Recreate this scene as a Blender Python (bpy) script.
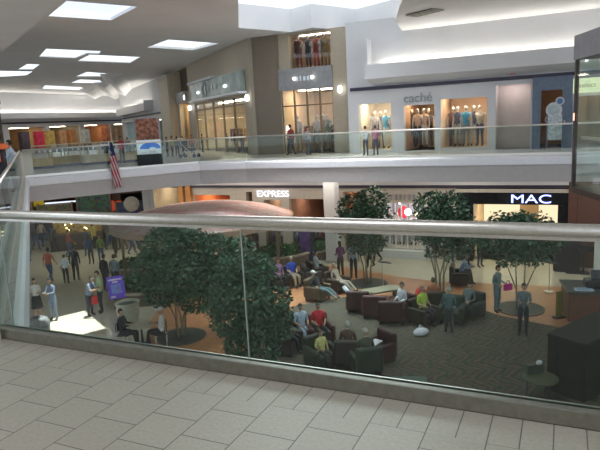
import bpy, bmesh, math, random
from mathutils import Vector, Matrix
from mathutils.geometry import tessellate_polygon
random.seed(7)
SC = bpy.context.scene
COL = SC.collection
for o in list(bpy.data.objects):
    bpy.data.objects.remove(o)

# ------------------------------------------------------------------ camera
EYE = 1.65
F_PX = 580.0
PITCH = math.radians(10.25)
ROLL = math.atan2(81, 1543)
LOW = -5.6
D = math.radians
fw = Vector((0, math.cos(PITCH), -math.sin(PITCH)))
r0 = Vector((1, 0, 0)); u0 = r0.cross(fw)
cr = r0 * math.cos(ROLL) - u0 * math.sin(ROLL)
cu = u0 * math.cos(ROLL) + r0 * math.sin(ROLL)
CAM = Vector((0, 0, EYE))
cd = bpy.data.cameras.new('camera'); cam = bpy.data.objects.new('camera', cd); COL.objects.link(cam)
cd.sensor_width = 36; cd.lens = F_PX / 600 * 36; cd.clip_start = .05; cd.clip_end = 400
m = Matrix((cr, cu, -fw)).transposed().to_4x4(); m.translation = CAM
cam.matrix_world = m
SC.camera = cam

# ------------------------------------------------------------------ world, lights, exposure
SC.view_settings.view_transform = 'Standard'; SC.view_settings.look = 'None'
SC.view_settings.gamma = 1; SC.view_settings.use_curve_mapping = False
SC.view_settings.exposure = 0.12
W = bpy.data.worlds.new('sky'); SC.world = W; W.use_nodes = True
bg = W.node_tree.nodes['Background']; bg.inputs[0].default_value = (.78, .88, 1, 1); bg.inputs[1].default_value = 1.6
SKY = 1.25          # frosted skylight panes
COVE = 13
SHOP = 1.0

def ray(px, py): return fw * F_PX + cr * (px - 300) - cu * (py - 225)
def at(px, py, z):
    d = ray(px, py); return CAM + d * ((z - EYE) / d.z)

def area(name, loc, size, power, color=(1, 1, 1), sizey=None, target=None, spread=180):
    l = bpy.data.lights.new(name, 'AREA'); l.energy = power; l.color = color; l.size = size
    if sizey: l.shape = 'RECTANGLE'; l.size_y = sizey
    l.spread = math.radians(spread)
    o = bpy.data.objects.new(name, l); COL.objects.link(o); o.location = loc
    if target is not None:
        o.rotation_euler = (Vector(target) - Vector(loc)).to_track_quat('-Z', 'Y').to_euler()
    return o
sky_from = at(95, 5, 5.8); sun_to = at(66, 336, LOW)
sl = bpy.data.lights.new('sun', 'SUN'); sl.energy = 14.0; sl.angle = math.radians(.6); sl.color = (1, .96, .9)
so = bpy.data.objects.new('sun', sl); COL.objects.link(so)
so.rotation_euler = (sun_to - sky_from).to_track_quat('-Z', 'Y').to_euler(); so.location = (0, 0, 20)
# unseen fill lights added under the closed ceiling, tinted like skylight daylight
area('daylight_fill', (3, 12.5, 5.7), 10, 850, (.95, .97, 1), 5)
area('daylight_fill', (-1, 0, 5.7), 5, 170, (.95, .96, 1), 3)
area('atrium_fill', (-9, 6, 3.9), 3, 200, (.93, .96, 1), 5)
for px_, py_, zz_, sx_, sy_, pw_ in ((310, -22, 6.82, 5, 4, 420), (183, 43, 5.95, 2.2, 2.2, 240), (70, 53, 5.95, 3, 2, 240), (108, 58, 5.95, 2.5, 1.5, 160)):
    q_ = at(px_, py_, zz_); area('daylight_fill', q_, sx_, pw_, (.93, .96, 1), sy_, spread=60 if px_ == 310 else 110)  # extra fill lights added at the visible skylights to strengthen their daylight
# hidden fill lights added beneath the balcony slab to brighten the lower shops
for k_ in (-1.7, -.85, 0, 1, 2):
    q_ = at(390, 159.4, 0); q_ = Vector((-2.2, 25.4, 0)) + Vector((math.cos(-.44), math.sin(-.44), 0)) * (1 + 6.2 * k_) + Vector((.426, .905, 0)) * 3.6
    area('under_slab_fill', (q_.x, q_.y, -.97), 5, 115, (1, .93, .8), 1.5)
area('under_slab_fill', (-14, 33, -.97), 8, 110, (1, .9, .78), 3)  # another unseen fill light, added below the far left slab
area('concourse_fill', (-22, 62, 5.7), 8, 250, (1, .97, .93), 16)

# ------------------------------------------------------------------ materials
_M = {}
def mat(name, col, rough=.6, metal=0., var=.12, scale=6., emit=None, es=0., spec=.5, bump=0.):
    if name in _M: return _M[name]
    ma = bpy.data.materials.new(name); ma.use_nodes = True
    nt = ma.node_tree; b = nt.nodes['Principled BSDF']
    b.inputs['Roughness'].default_value = rough; b.inputs['Metallic'].default_value = metal
    b.inputs['Specular IOR Level'].default_value = spec
    tc = nt.nodes.new('ShaderNodeTexCoord'); nz = nt.nodes.new('ShaderNodeTexNoise')
    nz.inputs['Scale'].default_value = scale; nz.inputs['Detail'].default_value = 4
    nt.links.new(tc.outputs['Object'], nz.inputs['Vector'])
    rp = nt.nodes.new('ShaderNodeValToRGB')
    rp.color_ramp.elements[0].position = .3; rp.color_ramp.elements[1].position = .7
    rp.color_ramp.elements[0].color = [c * (1 - var) for c in col] + [1]
    rp.color_ramp.elements[1].color = [min(1, c * (1 + var)) for c in col] + [1]
    nt.links.new(nz.outputs['Fac'], rp.inputs['Fac']); nt.links.new(rp.outputs['Color'], b.inputs['Base Color'])
    if emit: b.inputs['Emission Color'].default_value = (*emit, 1); b.inputs['Emission Strength'].default_value = es
    if bump:
        bp = nt.nodes.new('ShaderNodeBump'); bp.inputs['Strength'].default_value = bump
        nt.links.new(nz.outputs['Fac'], bp.inputs['Height']); nt.links.new(bp.outputs['Normal'], b.inputs['Normal'])
    _M[name] = ma
    return ma
def glow(name, col, s):
    if name in _M: return _M[name]
    ma = bpy.data.materials.new(name); ma.use_nodes = True; nt = ma.node_tree
    nt.nodes.remove(nt.nodes['Principled BSDF'])
    e = nt.nodes.new('ShaderNodeEmission'); e.inputs[0].default_value = (*col, 1); e.inputs[1].default_value = s
    nt.links.new(e.outputs[0], nt.nodes['Material Output'].inputs[0]); _M[name] = ma
    return ma
def glass(name, tint=(.86, .93, .9), refl=.04):
    if name in _M: return _M[name]
    ma = bpy.data.materials.new(name); ma.use_nodes = True; nt = ma.node_tree
    nt.nodes.remove(nt.nodes['Principled BSDF'])
    t = nt.nodes.new('ShaderNodeBsdfTransparent'); t.inputs[0].default_value = (*tint, 1)
    g = nt.nodes.new('ShaderNodeBsdfGlossy'); g.inputs['Roughness'].default_value = .03
    ge = nt.nodes.new('ShaderNodeNewGeometry'); dt = nt.nodes.new('ShaderNodeVectorMath'); dt.operation = 'DOT_PRODUCT'
    nt.links.new(ge.outputs['Incoming'], dt.inputs[0]); nt.links.new(ge.outputs['Normal'], dt.inputs[1])
    def M_(op, a, b):
        n = nt.nodes.new('ShaderNodeMath'); n.operation = op
        for i, v in enumerate((a, b)):
            if isinstance(v, (int, float)): n.inputs[i].default_value = v
            else: nt.links.new(v, n.inputs[i])
        return n.outputs[0]
    k_ = M_('POWER', M_('SUBTRACT', 1, M_('ABSOLUTE', dt.outputs['Value'], 0)), 5)
    mx = nt.nodes.new('ShaderNodeMixShader'); nt.links.new(M_('ADD', M_('MULTIPLY', k_, .5), refl), mx.inputs[0])
    nt.links.new(t.outputs[0], mx.inputs[1]); nt.links.new(g.outputs[0], mx.inputs[2])
    nt.links.new(mx.outputs[0], nt.nodes['Material Output'].inputs[0]); _M[name] = ma
    return ma
def N(nt, t, **kw):
    n = nt.nodes.new(t)
    for k, v in kw.items(): setattr(n, k, v)
    return n
def mth(nt, op, a, b=None, c=None):
    n = N(nt, 'ShaderNodeMath', operation=op)
    for i, v in enumerate((a, b, c)):
        if v is None: continue
        if isinstance(v, (int, float)): n.inputs[i].default_value = v
        else: nt.links.new(v, n.inputs[i])
    return n.outputs[0]

def tile_mat(name, bw, bh, off, c1, c2, mortar, ms=.02, rough=.45, speck=.2, rot=0., bumpn=0.):
    ma = bpy.data.materials.new(name); ma.use_nodes = True; nt = ma.node_tree; b = nt.nodes['Principled BSDF']
    tc = N(nt, 'ShaderNodeTexCoord'); mp = N(nt, 'ShaderNodeMapping'); mp.inputs['Rotation'].default_value[2] = rot
    nt.links.new(tc.outputs['Object'], mp.inputs[0])
    br = N(nt, 'ShaderNodeTexBrick', offset=off)
    br.inputs['Scale'].default_value = 1; br.inputs['Brick Width'].default_value = bw; br.inputs['Row Height'].default_value = bh
    br.inputs['Mortar Size'].default_value = ms; br.inputs['Mortar Smooth'].default_value = .2
    br.inputs['Color1'].default_value = (*c1, 1); br.inputs['Color2'].default_value = (*c2, 1); br.inputs['Mortar'].default_value = (*mortar, 1)
    nt.links.new(mp.outputs[0], br.inputs['Vector'])
    nz = N(nt, 'ShaderNodeTexNoise'); nz.inputs['Scale'].default_value = 45 if bw < 1 else 6; nz.inputs['Detail'].default_value = 6
    nt.links.new(tc.outputs['Object'], nz.inputs['Vector'])
    k = mth(nt, 'MULTIPLY_ADD', nz.outputs['Fac'], speck * 2, 1 - speck)
    vm = N(nt, 'ShaderNodeVectorMath', operation='SCALE'); nt.links.new(br.outputs['Color'], vm.inputs[0]); nt.links.new(k, vm.inputs['Scale'])
    nt.links.new(vm.outputs[0], b.inputs['Base Color'])
    b.inputs['Roughness'].default_value = rough
    return ma

WHITE = mat('white_paint', (.60, .60, .61), .55, var=.03, scale=1)
CEIL = mat('ceiling_plaster', (.84, .84, .85), .7, var=.04, scale=.6)
FASC = mat('fascia_white', (.70, .71, .74), .35, var=.03)
FGREY = mat('fascia_grey', (.40, .38, .37), .6, var=.04)
DARK = mat('dark_line', (.03, .025, .05), .4)
STONE = tile_mat('tan_stone', 1.2, .6, .5, (.60, .52, .39), (.55, .475, .355), (.42, .36, .27), .008, .5, .12)
STEEL = mat('brushed_steel', (.72, .70, .65), .38, 1, var=.06, scale=40)
SHOE = mat('curb_metal', (.27, .26, .22), .38, .6, var=.12, scale=25)
GLASS = glass('clear_glass', (.78, .85, .83), .04)
FGLASS = glass('rail_glass', (.90, .95, .93), .03)
SGLASS = glass('shop_glass', (.93, .95, .95), .04)

# ------------------------------------------------------------------ mesh helpers
class MB:
    def __init__(s): s.v = []; s.f = []; s.m = []; s.mi = 0; s.X = None
    def add(s, vs, fs, mi=None):
        n = len(s.v)
        if s.X is not None: vs = [s.X @ Vector(v) for v in vs]
        s.v += [tuple(v) for v in vs]; s.f += [tuple(i + n for i in f) for f in fs]; s.m += [s.mi if mi is None else mi] * len(fs)
        return s
    def box(s, x0, x1, y0, y1, z0, z1, mi=None):
        return s.add([(x0, y0, z0), (x1, y0, z0), (x1, y1, z0), (x0, y1, z0), (x0, y0, z1), (x1, y0, z1), (x1, y1, z1), (x0, y1, z1)],
                     [(0, 3, 2, 1), (4, 5, 6, 7), (0, 1, 5, 4), (1, 2, 6, 5), (2, 3, 7, 6), (3, 0, 4, 7)], mi)
    def cyl(s, x, y, z0, z1, r0, r1=None, n=12, mi=None):
        return s.lathe([(r0, z0), (r0 if r1 is None else r1, z1)], x, y, n, mi)
    def lathe(s, prof, x=0, y=0, n=16, mi=None, cap=True):
        vs = []; fs = []
        for r, z in prof:
            for i in range(n):
                a = 2 * math.pi * i / n; vs.append((x + r * math.cos(a), y + r * math.sin(a), z))
        for k in range(len(prof) - 1):
            for i in range(n):
                j = (i + 1) % n; fs.append((k * n + i, k * n + j, (k + 1) * n + j, (k + 1) * n + i))
        if cap:
            fs.append(tuple(range(n))[::-1]); fs.append(tuple((len(prof) - 1) * n + i for i in range(n)))
        return s.add(vs, fs, mi)
    def tube(s, pts, r, n=8, mi=None):
        pts = [Vector(p) for p in pts]; vs = []; fs = []
        rs = r if isinstance(r, (list, tuple)) else [r] * len(pts)
        ref = None
        for k, p in enumerate(pts):
            d = (pts[min(k + 1, len(pts) - 1)] - pts[max(k - 1, 0)]).normalized()
            a = d.orthogonal().normalized() if ref is None else (ref - d * ref.dot(d)).normalized()
            ref = a; b = d.cross(a)
            for i in range(n):
                t = 2 * math.pi * i / n; vs.append(p + (a * math.cos(t) + b * math.sin(t)) * rs[k])
        for k in range(len(pts) - 1):
            for i in range(n):
                j = (i + 1) % n; fs.append((k * n + i, k * n + j, (k + 1) * n + j, (k + 1) * n + i))
        fs.append(tuple(range(n))[::-1]); fs.append(tuple((len(pts) - 1) * n + i for i in range(n)))
        return s.add(vs, fs, mi)
    def prism(s, poly, z0, z1, mi=None, side=None):
        n = len(poly); ar = sum(poly[i][0] * poly[(i + 1) % n][1] - poly[(i + 1) % n][0] * poly[i][1] for i in range(n))
        if ar < 0: poly = poly[::-1]
        vs = [(p[0], p[1], z0) for p in poly] + [(p[0], p[1], z1) for p in poly]
        s.add(vs, [tuple(range(n))[::-1], tuple(range(n, 2 * n))], mi)
        s.add(vs, [(i, (i + 1) % n, (i + 1) % n + n, i + n) for i in range(n)], mi if side is None else side)
        return s
    def ell(s, c, r, n=12, k=8, mi=None, keep=None):
        vs = []; fs = []
        for a in range(k + 1):
            t = math.pi * a / k
            for i in range(n):
                p = 2 * math.pi * i / n
                vs.append((c[0] + r[0] * math.sin(t) * math.cos(p), c[1] + r[1] * math.sin(t) * math.sin(p), c[2] + r[2] * math.cos(t)))
        for a in range(k):
            for i in range(n):
                j = (i + 1) % n; f = (a * n + i, (a + 1) * n + i, (a + 1) * n + j, a * n + j)
                if a == 0: f = (a * n + i, (a + 1) * n + i, (a + 1) * n + j)
                if a == k - 1: f = (a * n + i, (a + 1) * n + i, a * n + j)
                if keep and not keep(sum((Vector(vs[q]) for q in f), Vector()) / len(f) - Vector(c)): continue
                fs.append(f)
        return s.add(vs, fs, mi)
    def build(s, name, mats, parent=None, loc=None, rz=0, smooth=False, bevel=0, kind=None, solid=0):
        me = bpy.data.meshes.new(name); me.from_pydata(s.v, [], s.f)
        for x in (mats if isinstance(mats, (list, tuple)) else [mats]): me.materials.append(x)
        me.polygons.foreach_set('material_index', s.m)
        if smooth: me.polygons.foreach_set('use_smooth', [True] * len(me.polygons))
        me.update()
        o = bpy.data.objects.new(name, me); COL.objects.link(o)
        if parent: o.parent = parent
        if loc is not None: o.location = loc
        o.rotation_euler = (0, 0, rz)
        if bevel:
            b = o.modifiers.new('bevel', 'BEVEL'); b.width = bevel; b.segments = 2; b.limit_method = 'ANGLE'
        if solid:
            b = o.modifiers.new('solid', 'SOLIDIFY'); b.thickness = solid
        if kind: o['kind'] = kind
        return o

def tag(o, label, cat, group=None):
    o['label'] = label; o['category'] = cat
    if group: o['group'] = group
    return o
def thing(name, label, cat, loc=(0, 0, 0), rz=0, group=None):
    o = bpy.data.objects.new(name, None); COL.objects.link(o); o.location = loc; o.rotation_euler = (0, 0, rz); o.empty_display_size = .2
    return tag(o, label, cat, group)
def dup(root, loc, rz, label, group=None):
    r = root.copy(); COL.objects.link(r); r.location = loc; r.rotation_euler = (0, 0, rz); r['label'] = label
    if group: r['group'] = group
    for ch in list(root.children):
        c = ch.copy(); COL.objects.link(c); c.parent = r
        for g in ch.children:
            d = g.copy(); COL.objects.link(d); d.parent = c
    return r
def text(name, s, size, ma, parent=None, loc=(0, 0, 0), rz=0, ext=.02, sx=1., align='CENTER', bold=0.):
    cu_ = bpy.data.curves.new(name, 'FONT'); cu_.body = s; cu_.size = size; cu_.extrude = ext; cu_.align_x = align; cu_.offset = bold
    t = bpy.data.objects.new('t', cu_); COL.objects.link(t); bpy.context.view_layer.update()
    me = bpy.data.meshes.new_from_object(t.evaluated_get(bpy.context.evaluated_depsgraph_get()))
    bpy.data.objects.remove(t)
    me.transform(Matrix.Diagonal((sx, 1, 1, 1))); me.transform(Matrix.Rotation(math.pi / 2, 4, 'X'))
    me.materials.clear(); me.materials.append(ma)
    o = bpy.data.objects.new(name, me); COL.objects.link(o); o.parent = parent; o.location = loc; o.rotation_euler = (0, 0, rz)
    return o

class WF:
    """a wall plane: point P, heading ang (left to right as seen); local x along it, y away from the viewer, z up"""
    def __init__(s, P, ang):
        s.P = Vector((P[0], P[1], 0)); s.a = ang; s.t = Vector((math.cos(ang), math.sin(ang), 0)); s.n = Vector((-s.t.y, s.t.x, 0))
    def m(s, px, py, v=0):
        d = ray(px, py); k = ((s.P + s.n * v).dot(s.n)) / d.dot(s.n); p = CAM + d * k
        return (p - s.P).dot(s.t), p.z
    def u(s, px, v=0): return s.m(px, 130, v)[0]
    def w(s, u, v, z=0): return s.P + s.t * u + s.n * v + Vector((0, 0, z))
    def put(s): return dict(loc=(s.P.x, s.P.y, 0), rz=s.a)
def wall_open(mb, x0, x1, z0, z1, y0, y1, holes, mi=0):
    xs = sorted({x0, x1, *[h[0] for h in holes], *[h[1] for h in holes]}); zs = sorted({z0, z1, *[h[2] for h in holes], *[h[3] for h in holes]})
    for i in range(len(xs) - 1):
        run = None
        for j in range(len(zs) - 1):
            cx = (xs[i] + xs[i + 1]) / 2; cz = (zs[j] + zs[j + 1]) / 2
            hole = any(h[0] < cx < h[1] and h[2] < cz < h[3] for h in holes) or not (x0 < cx < x1 and z0 < cz < z1)
            if hole:
                if run: mb.box(xs[i], xs[i + 1], y0, y1, run[0], run[1], mi); run = None
            else: run = (run[0] if run else zs[j], zs[j + 1])
        if run: mb.box(xs[i], xs[i + 1], y0, y1, run[0], run[1], mi)
    return mb

AU = math.radians(-25.2)       # heading of the near rail and the storefront wall across
AW = math.radians(114.4)       # heading of the left slab edge / concourse
U = Vector((math.cos(AU), math.sin(AU), 0)); NV = Vector((-U.y, U.x, 0))
WV = Vector((math.cos(AW), math.sin(AW), 0))

# ------------------------------------------------------------------ near walkway (local frame: x along rail, y towards the atrium)
RA = math.radians(-24.9)
near = WF((0, 0), RA)
c1 = (.43, .405, .34); c2 = (.40, .375, .31); mo = (.12, .11, .10)
def near_tile(name, ox, oy, bw, bh, off):
    ma = tile_mat(name, bw, bh, off, c1, c2, mo, .0035, .38, .22)
    mp = [n for n in ma.node_tree.nodes if n.type == 'MAPPING'][0]
    mp.inputs['Rotation'].default_value[2] = math.pi / 2
    mp.inputs['Location'].default_value = (ox, oy, 0)
    return ma
# mapped x' = -y + ox ; y' = x + oy  -> rows (bands) run across x
T_FIELD = near_tile('floor_tile', 2.795, 1.867, .302, .308, .5)
T_EDGE = near_tile('border_tile', 3.095, 1.867, .9, .154, 0)
b = MB(); b.box(-9, 9, -6, 2.795, -.9, 0, 0); b.box(-9, 9, 2.795, 3.16, -.9, 0, 1)
b.build('floor', [T_FIELD, T_EDGE], kind='structure', **near.put())
b = MB(); b.box(-4.1, 9, 3.16, 3.24, -.95, -.01); b.build('slab_edge', FASC, kind='structure', **near.put())

r = thing('glass_railing', 'near glass balustrade with thick steel handrail and metal curb, closest to the viewer', 'railing', (0, 0, 0), RA)
r.location = near.w(-1.5, 3.15, 0)
def loc_near(x): return x + 1.5
b = MB(); b.tube([(loc_near(-7), 0, 1.035), (loc_near(3), 0, 1.035)], .036, 20); b.build('handrail', STEEL, r, smooth=True)
b = MB(); b.box(loc_near(-7), loc_near(3), -.016, .016, .985, 1.008); b.build('rail_channel', STEEL, r)
b = MB(); b.box(loc_near(-7), loc_near(3), -.06, -.004, .002, .095); b.build('curb', SHOE, r, bevel=.006)
b = MB(); b.box(loc_near(-7), loc_near(3), .008, .02, .03, .1); b.box(loc_near(-7), loc_near(3), .03, .05, .0, .085); b.build('glass_shoe', STEEL, r)
for x0, x1 in ((-6.9, -4.12), (-4.11, -1.89), (-1.88, .335), (.345, 2.6)):
    b = MB(); b.box(loc_near(x0), loc_near(x1), -.003, .006, .04, 1.0); b.build('glass_panel', GLASS, r)
for x in (-4.115, -1.885, .34):
    b = MB(); b.box(loc_near(x) - .003, loc_near(x) + .003, -.004, .007, .1, .99); b.build('glass_joint', mat('joint_silicone', (.38, .42, .40), .4), r)

# ------------------------------------------------------------------ slabs round the atrium
E0 = Vector((-10.45, 22.4, 0)); E1 = Vector((-4.3, 25.75, 0)); E2 = Vector((-2.2, 25.43, 0))
E3 = Vector((1.75, 23.53, 0)); EN = E3 + U * 14
L0 = near.w(-3.95, 3.2, 0)
L0 = Vector((E0.x + (E0.y - L0.y) * .4535 - .07, L0.y, 0))
FARF = tile_mat('far_floor_tile', .6, .6, .5, (.40, .38, .34), (.36, .34, .3), (.2, .19, .17), .01, .3, .1)
pts = [E0, E1, E2, E3, EN, EN + NV * 14, Vector((6, 60, 0)), Vector((-10, 95, 0)), Vector((-50, 95, 0)), Vector((-50, 40, 0)), E0 - U * .01 + Vector((-5.5, 2.6, 0))]
b = MB(); b.prism([(p.x, p.y) for p in pts], -.9, 0); b.build('floor', FARF, kind='structure')
perp = Vector((WV.y, -WV.x, 0))  # to the right of the heading
pts = [L0 + WV * .0, E0, E0 - perp * 6, L0 - perp * 6]
b = MB(); b.prism([(p.x, p.y) for p in pts], -.9, -.002); b.build('floor', FARF, kind='structure')

def fascia(A, B, name='trim_fascia', n=1):
    d = (B - A); L = d.length; a = math.atan2(d.y, d.x)
    b = MB()
    prof = [(0, .0), (-.05, .0), (-.09, -.03), (-.1, -.1), (-.1, -.3), (-.06, -.34), (0, -.35)]   # (y toward viewer is -)
    vs = [(x, y * n, z) for x in (0, L) for y, z in prof]; k = len(prof)
    fs = [(i, i + 1, i + 1 + k, i + k) for i in range(k - 1)] + [tuple(range(k)), tuple(range(2 * k - 1, k - 1, -1))]
    b.add(vs, fs, 0)
    b.box(0, L, *sorted((0, -.03 * n)), -.93, -.35, 1)
    return b.build(name, [FASC, FGREY], loc=A, rz=a, kind='structure')
def railing(A, B, label, inset=.1, npan=6, side=1):
    d = (B - A); L = d.length; a = math.atan2(d.y, d.x)
    nrm = Vector((-math.sin(a), math.cos(a), 0)) * inset * side
    t = thing('glass_railing', label, 'railing', A + nrm, a)
    b = MB(); b.tube([(0, 0, 1.05), (L, 0, 1.05)], .032, 10); b.build('handrail', STEEL, t, smooth=True)
    b = MB(); b.box(0, L, -.03, .03, 0, .09); b.build('glass_shoe', STEEL, t)
    for i in range(npan):
        b = MB(); b.box(L * i / npan + .01, L * (i + 1) / npan - .01, -.006, .006, .08, 1.02); b.build('glass_panel', FGLASS, t)
    return t
fascia(E0, E1); fascia(E1, E2); fascia(E2, EN)
railing(E0, E1, 'glass railing along the left part of the balcony across, behind the flag', npan=7)
railing(E1, E2 + (E3 - E2) * .0, 'short glass railing section at the bend of the balcony across', npan=2)
railing(E2, EN, 'long glass railing of the balcony across in front of the boutique', npan=11)
fascia(L0, E0, n=1)
railing(L0, E0, 'glass railing of the left walkway running away from the viewer', npan=9)

# ------------------------------------------------------------------ lower floor
def poly(px, z): return [tuple(at(x, y, z)[:2]) for x, y in px]
BEIGE = tile_mat('beige_tile', .6, .6, .5, (.60, .53, .42), (.56, .49, .39), (.42, .37, .3), .008, .22, .08, rot=RA)
BRICK = tile_mat('orange_paver', .4, .2, .5, (.52, .22, .09), (.42, .19, .09), (.28, .14, .08), .012, .4, .3, rot=RA)
b = MB(); b.box(-60, 40, -8, 110, LOW - .3, LOW); b.build('floor', BEIGE, kind='structure')
bp_ = [(150, 322), (168, 296), (240, 272), (287, 262), (350, 268), (400, 277), (440, 282), (500, 284), (545, 286), (640, 292), (900, 520), (480, 650), (100, 650), (150, 400)]
b = MB(); b.prism(poly(bp_, LOW), LOW, LOW + .008); b.build('floor_brick_border', BRICK, kind='structure')
cm = bpy.data.materials.new('herringbone_carpet'); cm.use_nodes = True; nt = cm.node_tree; bs = nt.nodes['Principled BSDF']; bs.inputs['Roughness'].default_value = .95
tc = N(nt, 'ShaderNodeTexCoord'); sp = N(nt, 'ShaderNodeSeparateXYZ'); nt.links.new(tc.outputs['Object'], sp.inputs[0])
pp = mth(nt, 'PINGPONG', sp.outputs[1], .55)
tt = mth(nt, 'FRACT', mth(nt, 'MULTIPLY', mth(nt, 'ADD', sp.outputs[0], pp), 1.9))
nz = N(nt, 'ShaderNodeTexNoise'); nz.inputs['Scale'].default_value = 3.5; nt.links.new(tc.outputs['Object'], nz.inputs['Vector'])
rp = N(nt, 'ShaderNodeValToRGB'); rp.color_ramp.interpolation = 'CONSTANT'
cols = [(.07, .06, .045), (.13, .09, .06), (.05, .065, .045), (.105, .085, .065)]
rp.color_ramp.elements[0].color = (*cols[0], 1); rp.color_ramp.elements[1].position = .28; rp.color_ramp.elements[1].color = (*cols[1], 1)
for p_, c_ in ((.5, cols[2]), (.78, cols[3])):
    e = rp.color_ramp.elements.new(p_); e.color = (*c_, 1)
nt.links.new(mth(nt, 'ADD', tt, mth(nt, 'MULTIPLY_ADD', nz.outputs['Fac'], 1.1, -.55)), rp.inputs[0]); nt.links.new(rp.outputs[0], bs.inputs['Base Color'])
cp = [(262, 342), (296, 306), (345, 297), (400, 301), (470, 306), (500, 316), (560, 328), (640, 345), (900, 560), (300, 640), (210, 420)]
b = MB(); b.prism(poly(cp, LOW), LOW + .008, LOW + .02); b.build('floor_carpet', cm, kind='structure')

# ------------------------------------------------------------------ ceiling with skylights
CZ = 5.8
SKYP = [
    [(66, -3), (48, 12.5), (111, 17), (137, 3)],
    [(147, 45), (193, 48), (219, 41), (168, 37)],
    [(39, 55.5), (75, 57.2), (87, 52.3), (99, 52.6), (101, 50), (46, 47.5)],
    [(77, 60), (130, 62), (140, 56), (90, 53.5)],
    [(18, 69), (33, 69), (40, 64), (27, 63.5)],
    [(-30, 74), (0, 76.5), (26, 75), (33, 71), (-20, 70)],
    [(76, 76), (110, 76), (106, 73), (87, 71.5)],
    [(71, 82.5), (103, 83), (100, 80), (80, 79)],
    [(42, 88.5), (86, 90), (82, 87), (45, 85)],
]
PANES = []; holes = []
for i_, p_ in enumerate(SKYP):
    dz_ = .03 if i_ > 3 else (.06 if i_ > 1 else .12)
    pane_ = poly(p_, CZ + dz_)
    cx_ = sum(q[0] for q in pane_) / len(pane_); cy_ = sum(q[1] for q in pane_) / len(pane_)
    if dz_ > .5: hole_ = [(cx_ + (x - cx_) * 1.25 + .7, cy_ + (y - cy_) * 1.2 + 1.0) for x, y in pane_]
    else: hole_ = pane_
    holes.append(hole_); PANES.append((pane_, dz_))
S10 = poly([(237, 3), (290, 9), (311, 3.5), (356, 9), (391, 0), (450, -90), (235, -70)], 6.85)
holes.append(S10); PANES.append((S10, 1.05))
def ceil_plate(outer, holes, z):
    loops = [[Vector((x, y, z)) for x, y in outer]] + [[Vector((x, y, z)) for x, y in h] for h in holes]
    tris = tessellate_polygon(loops); flat = [v for l in loops for v in l]
    b = MB(); b.add([tuple(v) for v in flat], [tuple(t) for t in tris])
    b.add([(v.x, v.y, z + .08) for v in flat], [tuple(t)[::-1] for t in tris])
    return b
cb = ceil_plate([(-60, -8), (40, -8), (40, 60), (20, 110), (-60, 110)], holes, CZ)
for i, h in enumerate(holes):
    pn, dz = PANES[i]
    k = len(h); vs = [(x, y, CZ) for x, y in h] + [(x, y, CZ + dz) for x, y in pn]
    cb.add(vs, [(j, (j + 1) % k, (j + 1) % k + k, j + k) for j in range(k)])
cb.build('ceiling', CEIL, kind='structure')
pane = glow('skylight_pane', (.86, .93, 1), SKY)
pane2 = glass('skylight_glass', (.97, .98, 1), .01)
for i, h in enumerate(holes):
    h, dz = PANES[i]
    cx = sum(p[0] for p in h) / len(h); cy = sum(p[1] for p in h) / len(h)
    hh = [(cx + (x - cx) * 1.01, cy + (y - cy) * 1.01) for x, y in h]
    b = MB(); b.prism(hh, CZ + dz, CZ + dz + .03); b.build('window_%d' % (i + 1), pane2 if i == 0 else pane, kind='structure')

for A_, B_, w_k in (((112, 77), (130, 100), .9), ((104, 85), (116, 99), .8), ((88, 91), (98, 100), .8)):
    a3 = at(*A_, CZ - .25); b3 = at(*B_, CZ - .25); a3.z = b3.z = CZ; dd = b3 - a3; ll = dd.length
    b = MB(); b.add([(0, -w_k, 0), (0, w_k, 0), (.8, 0, -.45), (ll, -w_k, 0), (ll, w_k, 0), (ll - .8, 0, -.45)], [(0, 1, 2), (3, 5, 4), (0, 2, 5, 3), (1, 4, 5, 2), (0, 3, 4, 1)])
    b.build('ceiling_fold', CEIL, kind='structure', loc=a3, rz=math.atan2(dd.y, dd.x))
low_z = 5.2
pl = poly([(395, 21), (405, 35), (428, 37), (600, 8), (760, -20), (760, -160), (470, -120), (400, 5)], low_z)
b = MB(); b.prism(pl, low_z, CZ); b.build('ceiling_dropped', CEIL, kind='structure')
# lowered soffit over the left walkway
sp_ = [(72, -14), (62, 0), (50, 11), (40, 21), (28, 31), (14, 42), (0, 53), (-40, 78)]
pl = [tuple(at(x, y, 4.0)[:2]) for x, y in sp_]
pl = pl + [(pl[-1][0] - 8, pl[-1][1]), (-14, 2), (pl[0][0] - 8, pl[0][1])]
b = MB(); b.prism(pl, 4.0, CZ); b.build('ceiling_soffit', CEIL, kind='structure')

# ------------------------------------------------------------------ upper storefront wall across (white)
WU = WF(E3 + NV * 3.6, AU)
xl = WU.u(349); xr = 20
def hole(x0, y0, x1, y1, f=WU):
    a = f.m(x0, y0); c = f.m(x1, y1); return [a[0], c[0], c[1], a[1]]
h1 = [WU.u(359), WU.u(391.5), .12, 2.2]
h2 = [WU.u(404), WU.u(434.5), .04, 2.03]
h3 = [WU.u(440.5), WU.u(487), .12, 2.2]
h4 = [WU.u(495.5), WU.u(530), 0, 2.62]
h5 = [WU.u(533), WU.u(571), 0, 2.75]
h6 = [WU.u(574), WU.u(640), 0, 2.0]
b = MB(); wall_open(b, xl, xr, 0, CZ, 0, .3, [h1, h2, h3, h4, h5, h6]); b.build('wall_back_upper', WHITE, kind='structure', **WU.put())
b = MB(); b.box(xl + .15, xr, -.1, 0, 2.80, 2.95); b.build('trim_cornice', DARK, kind='structure', **WU.put())
b = MB(); x1 = WU.u(367, -.6)
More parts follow.
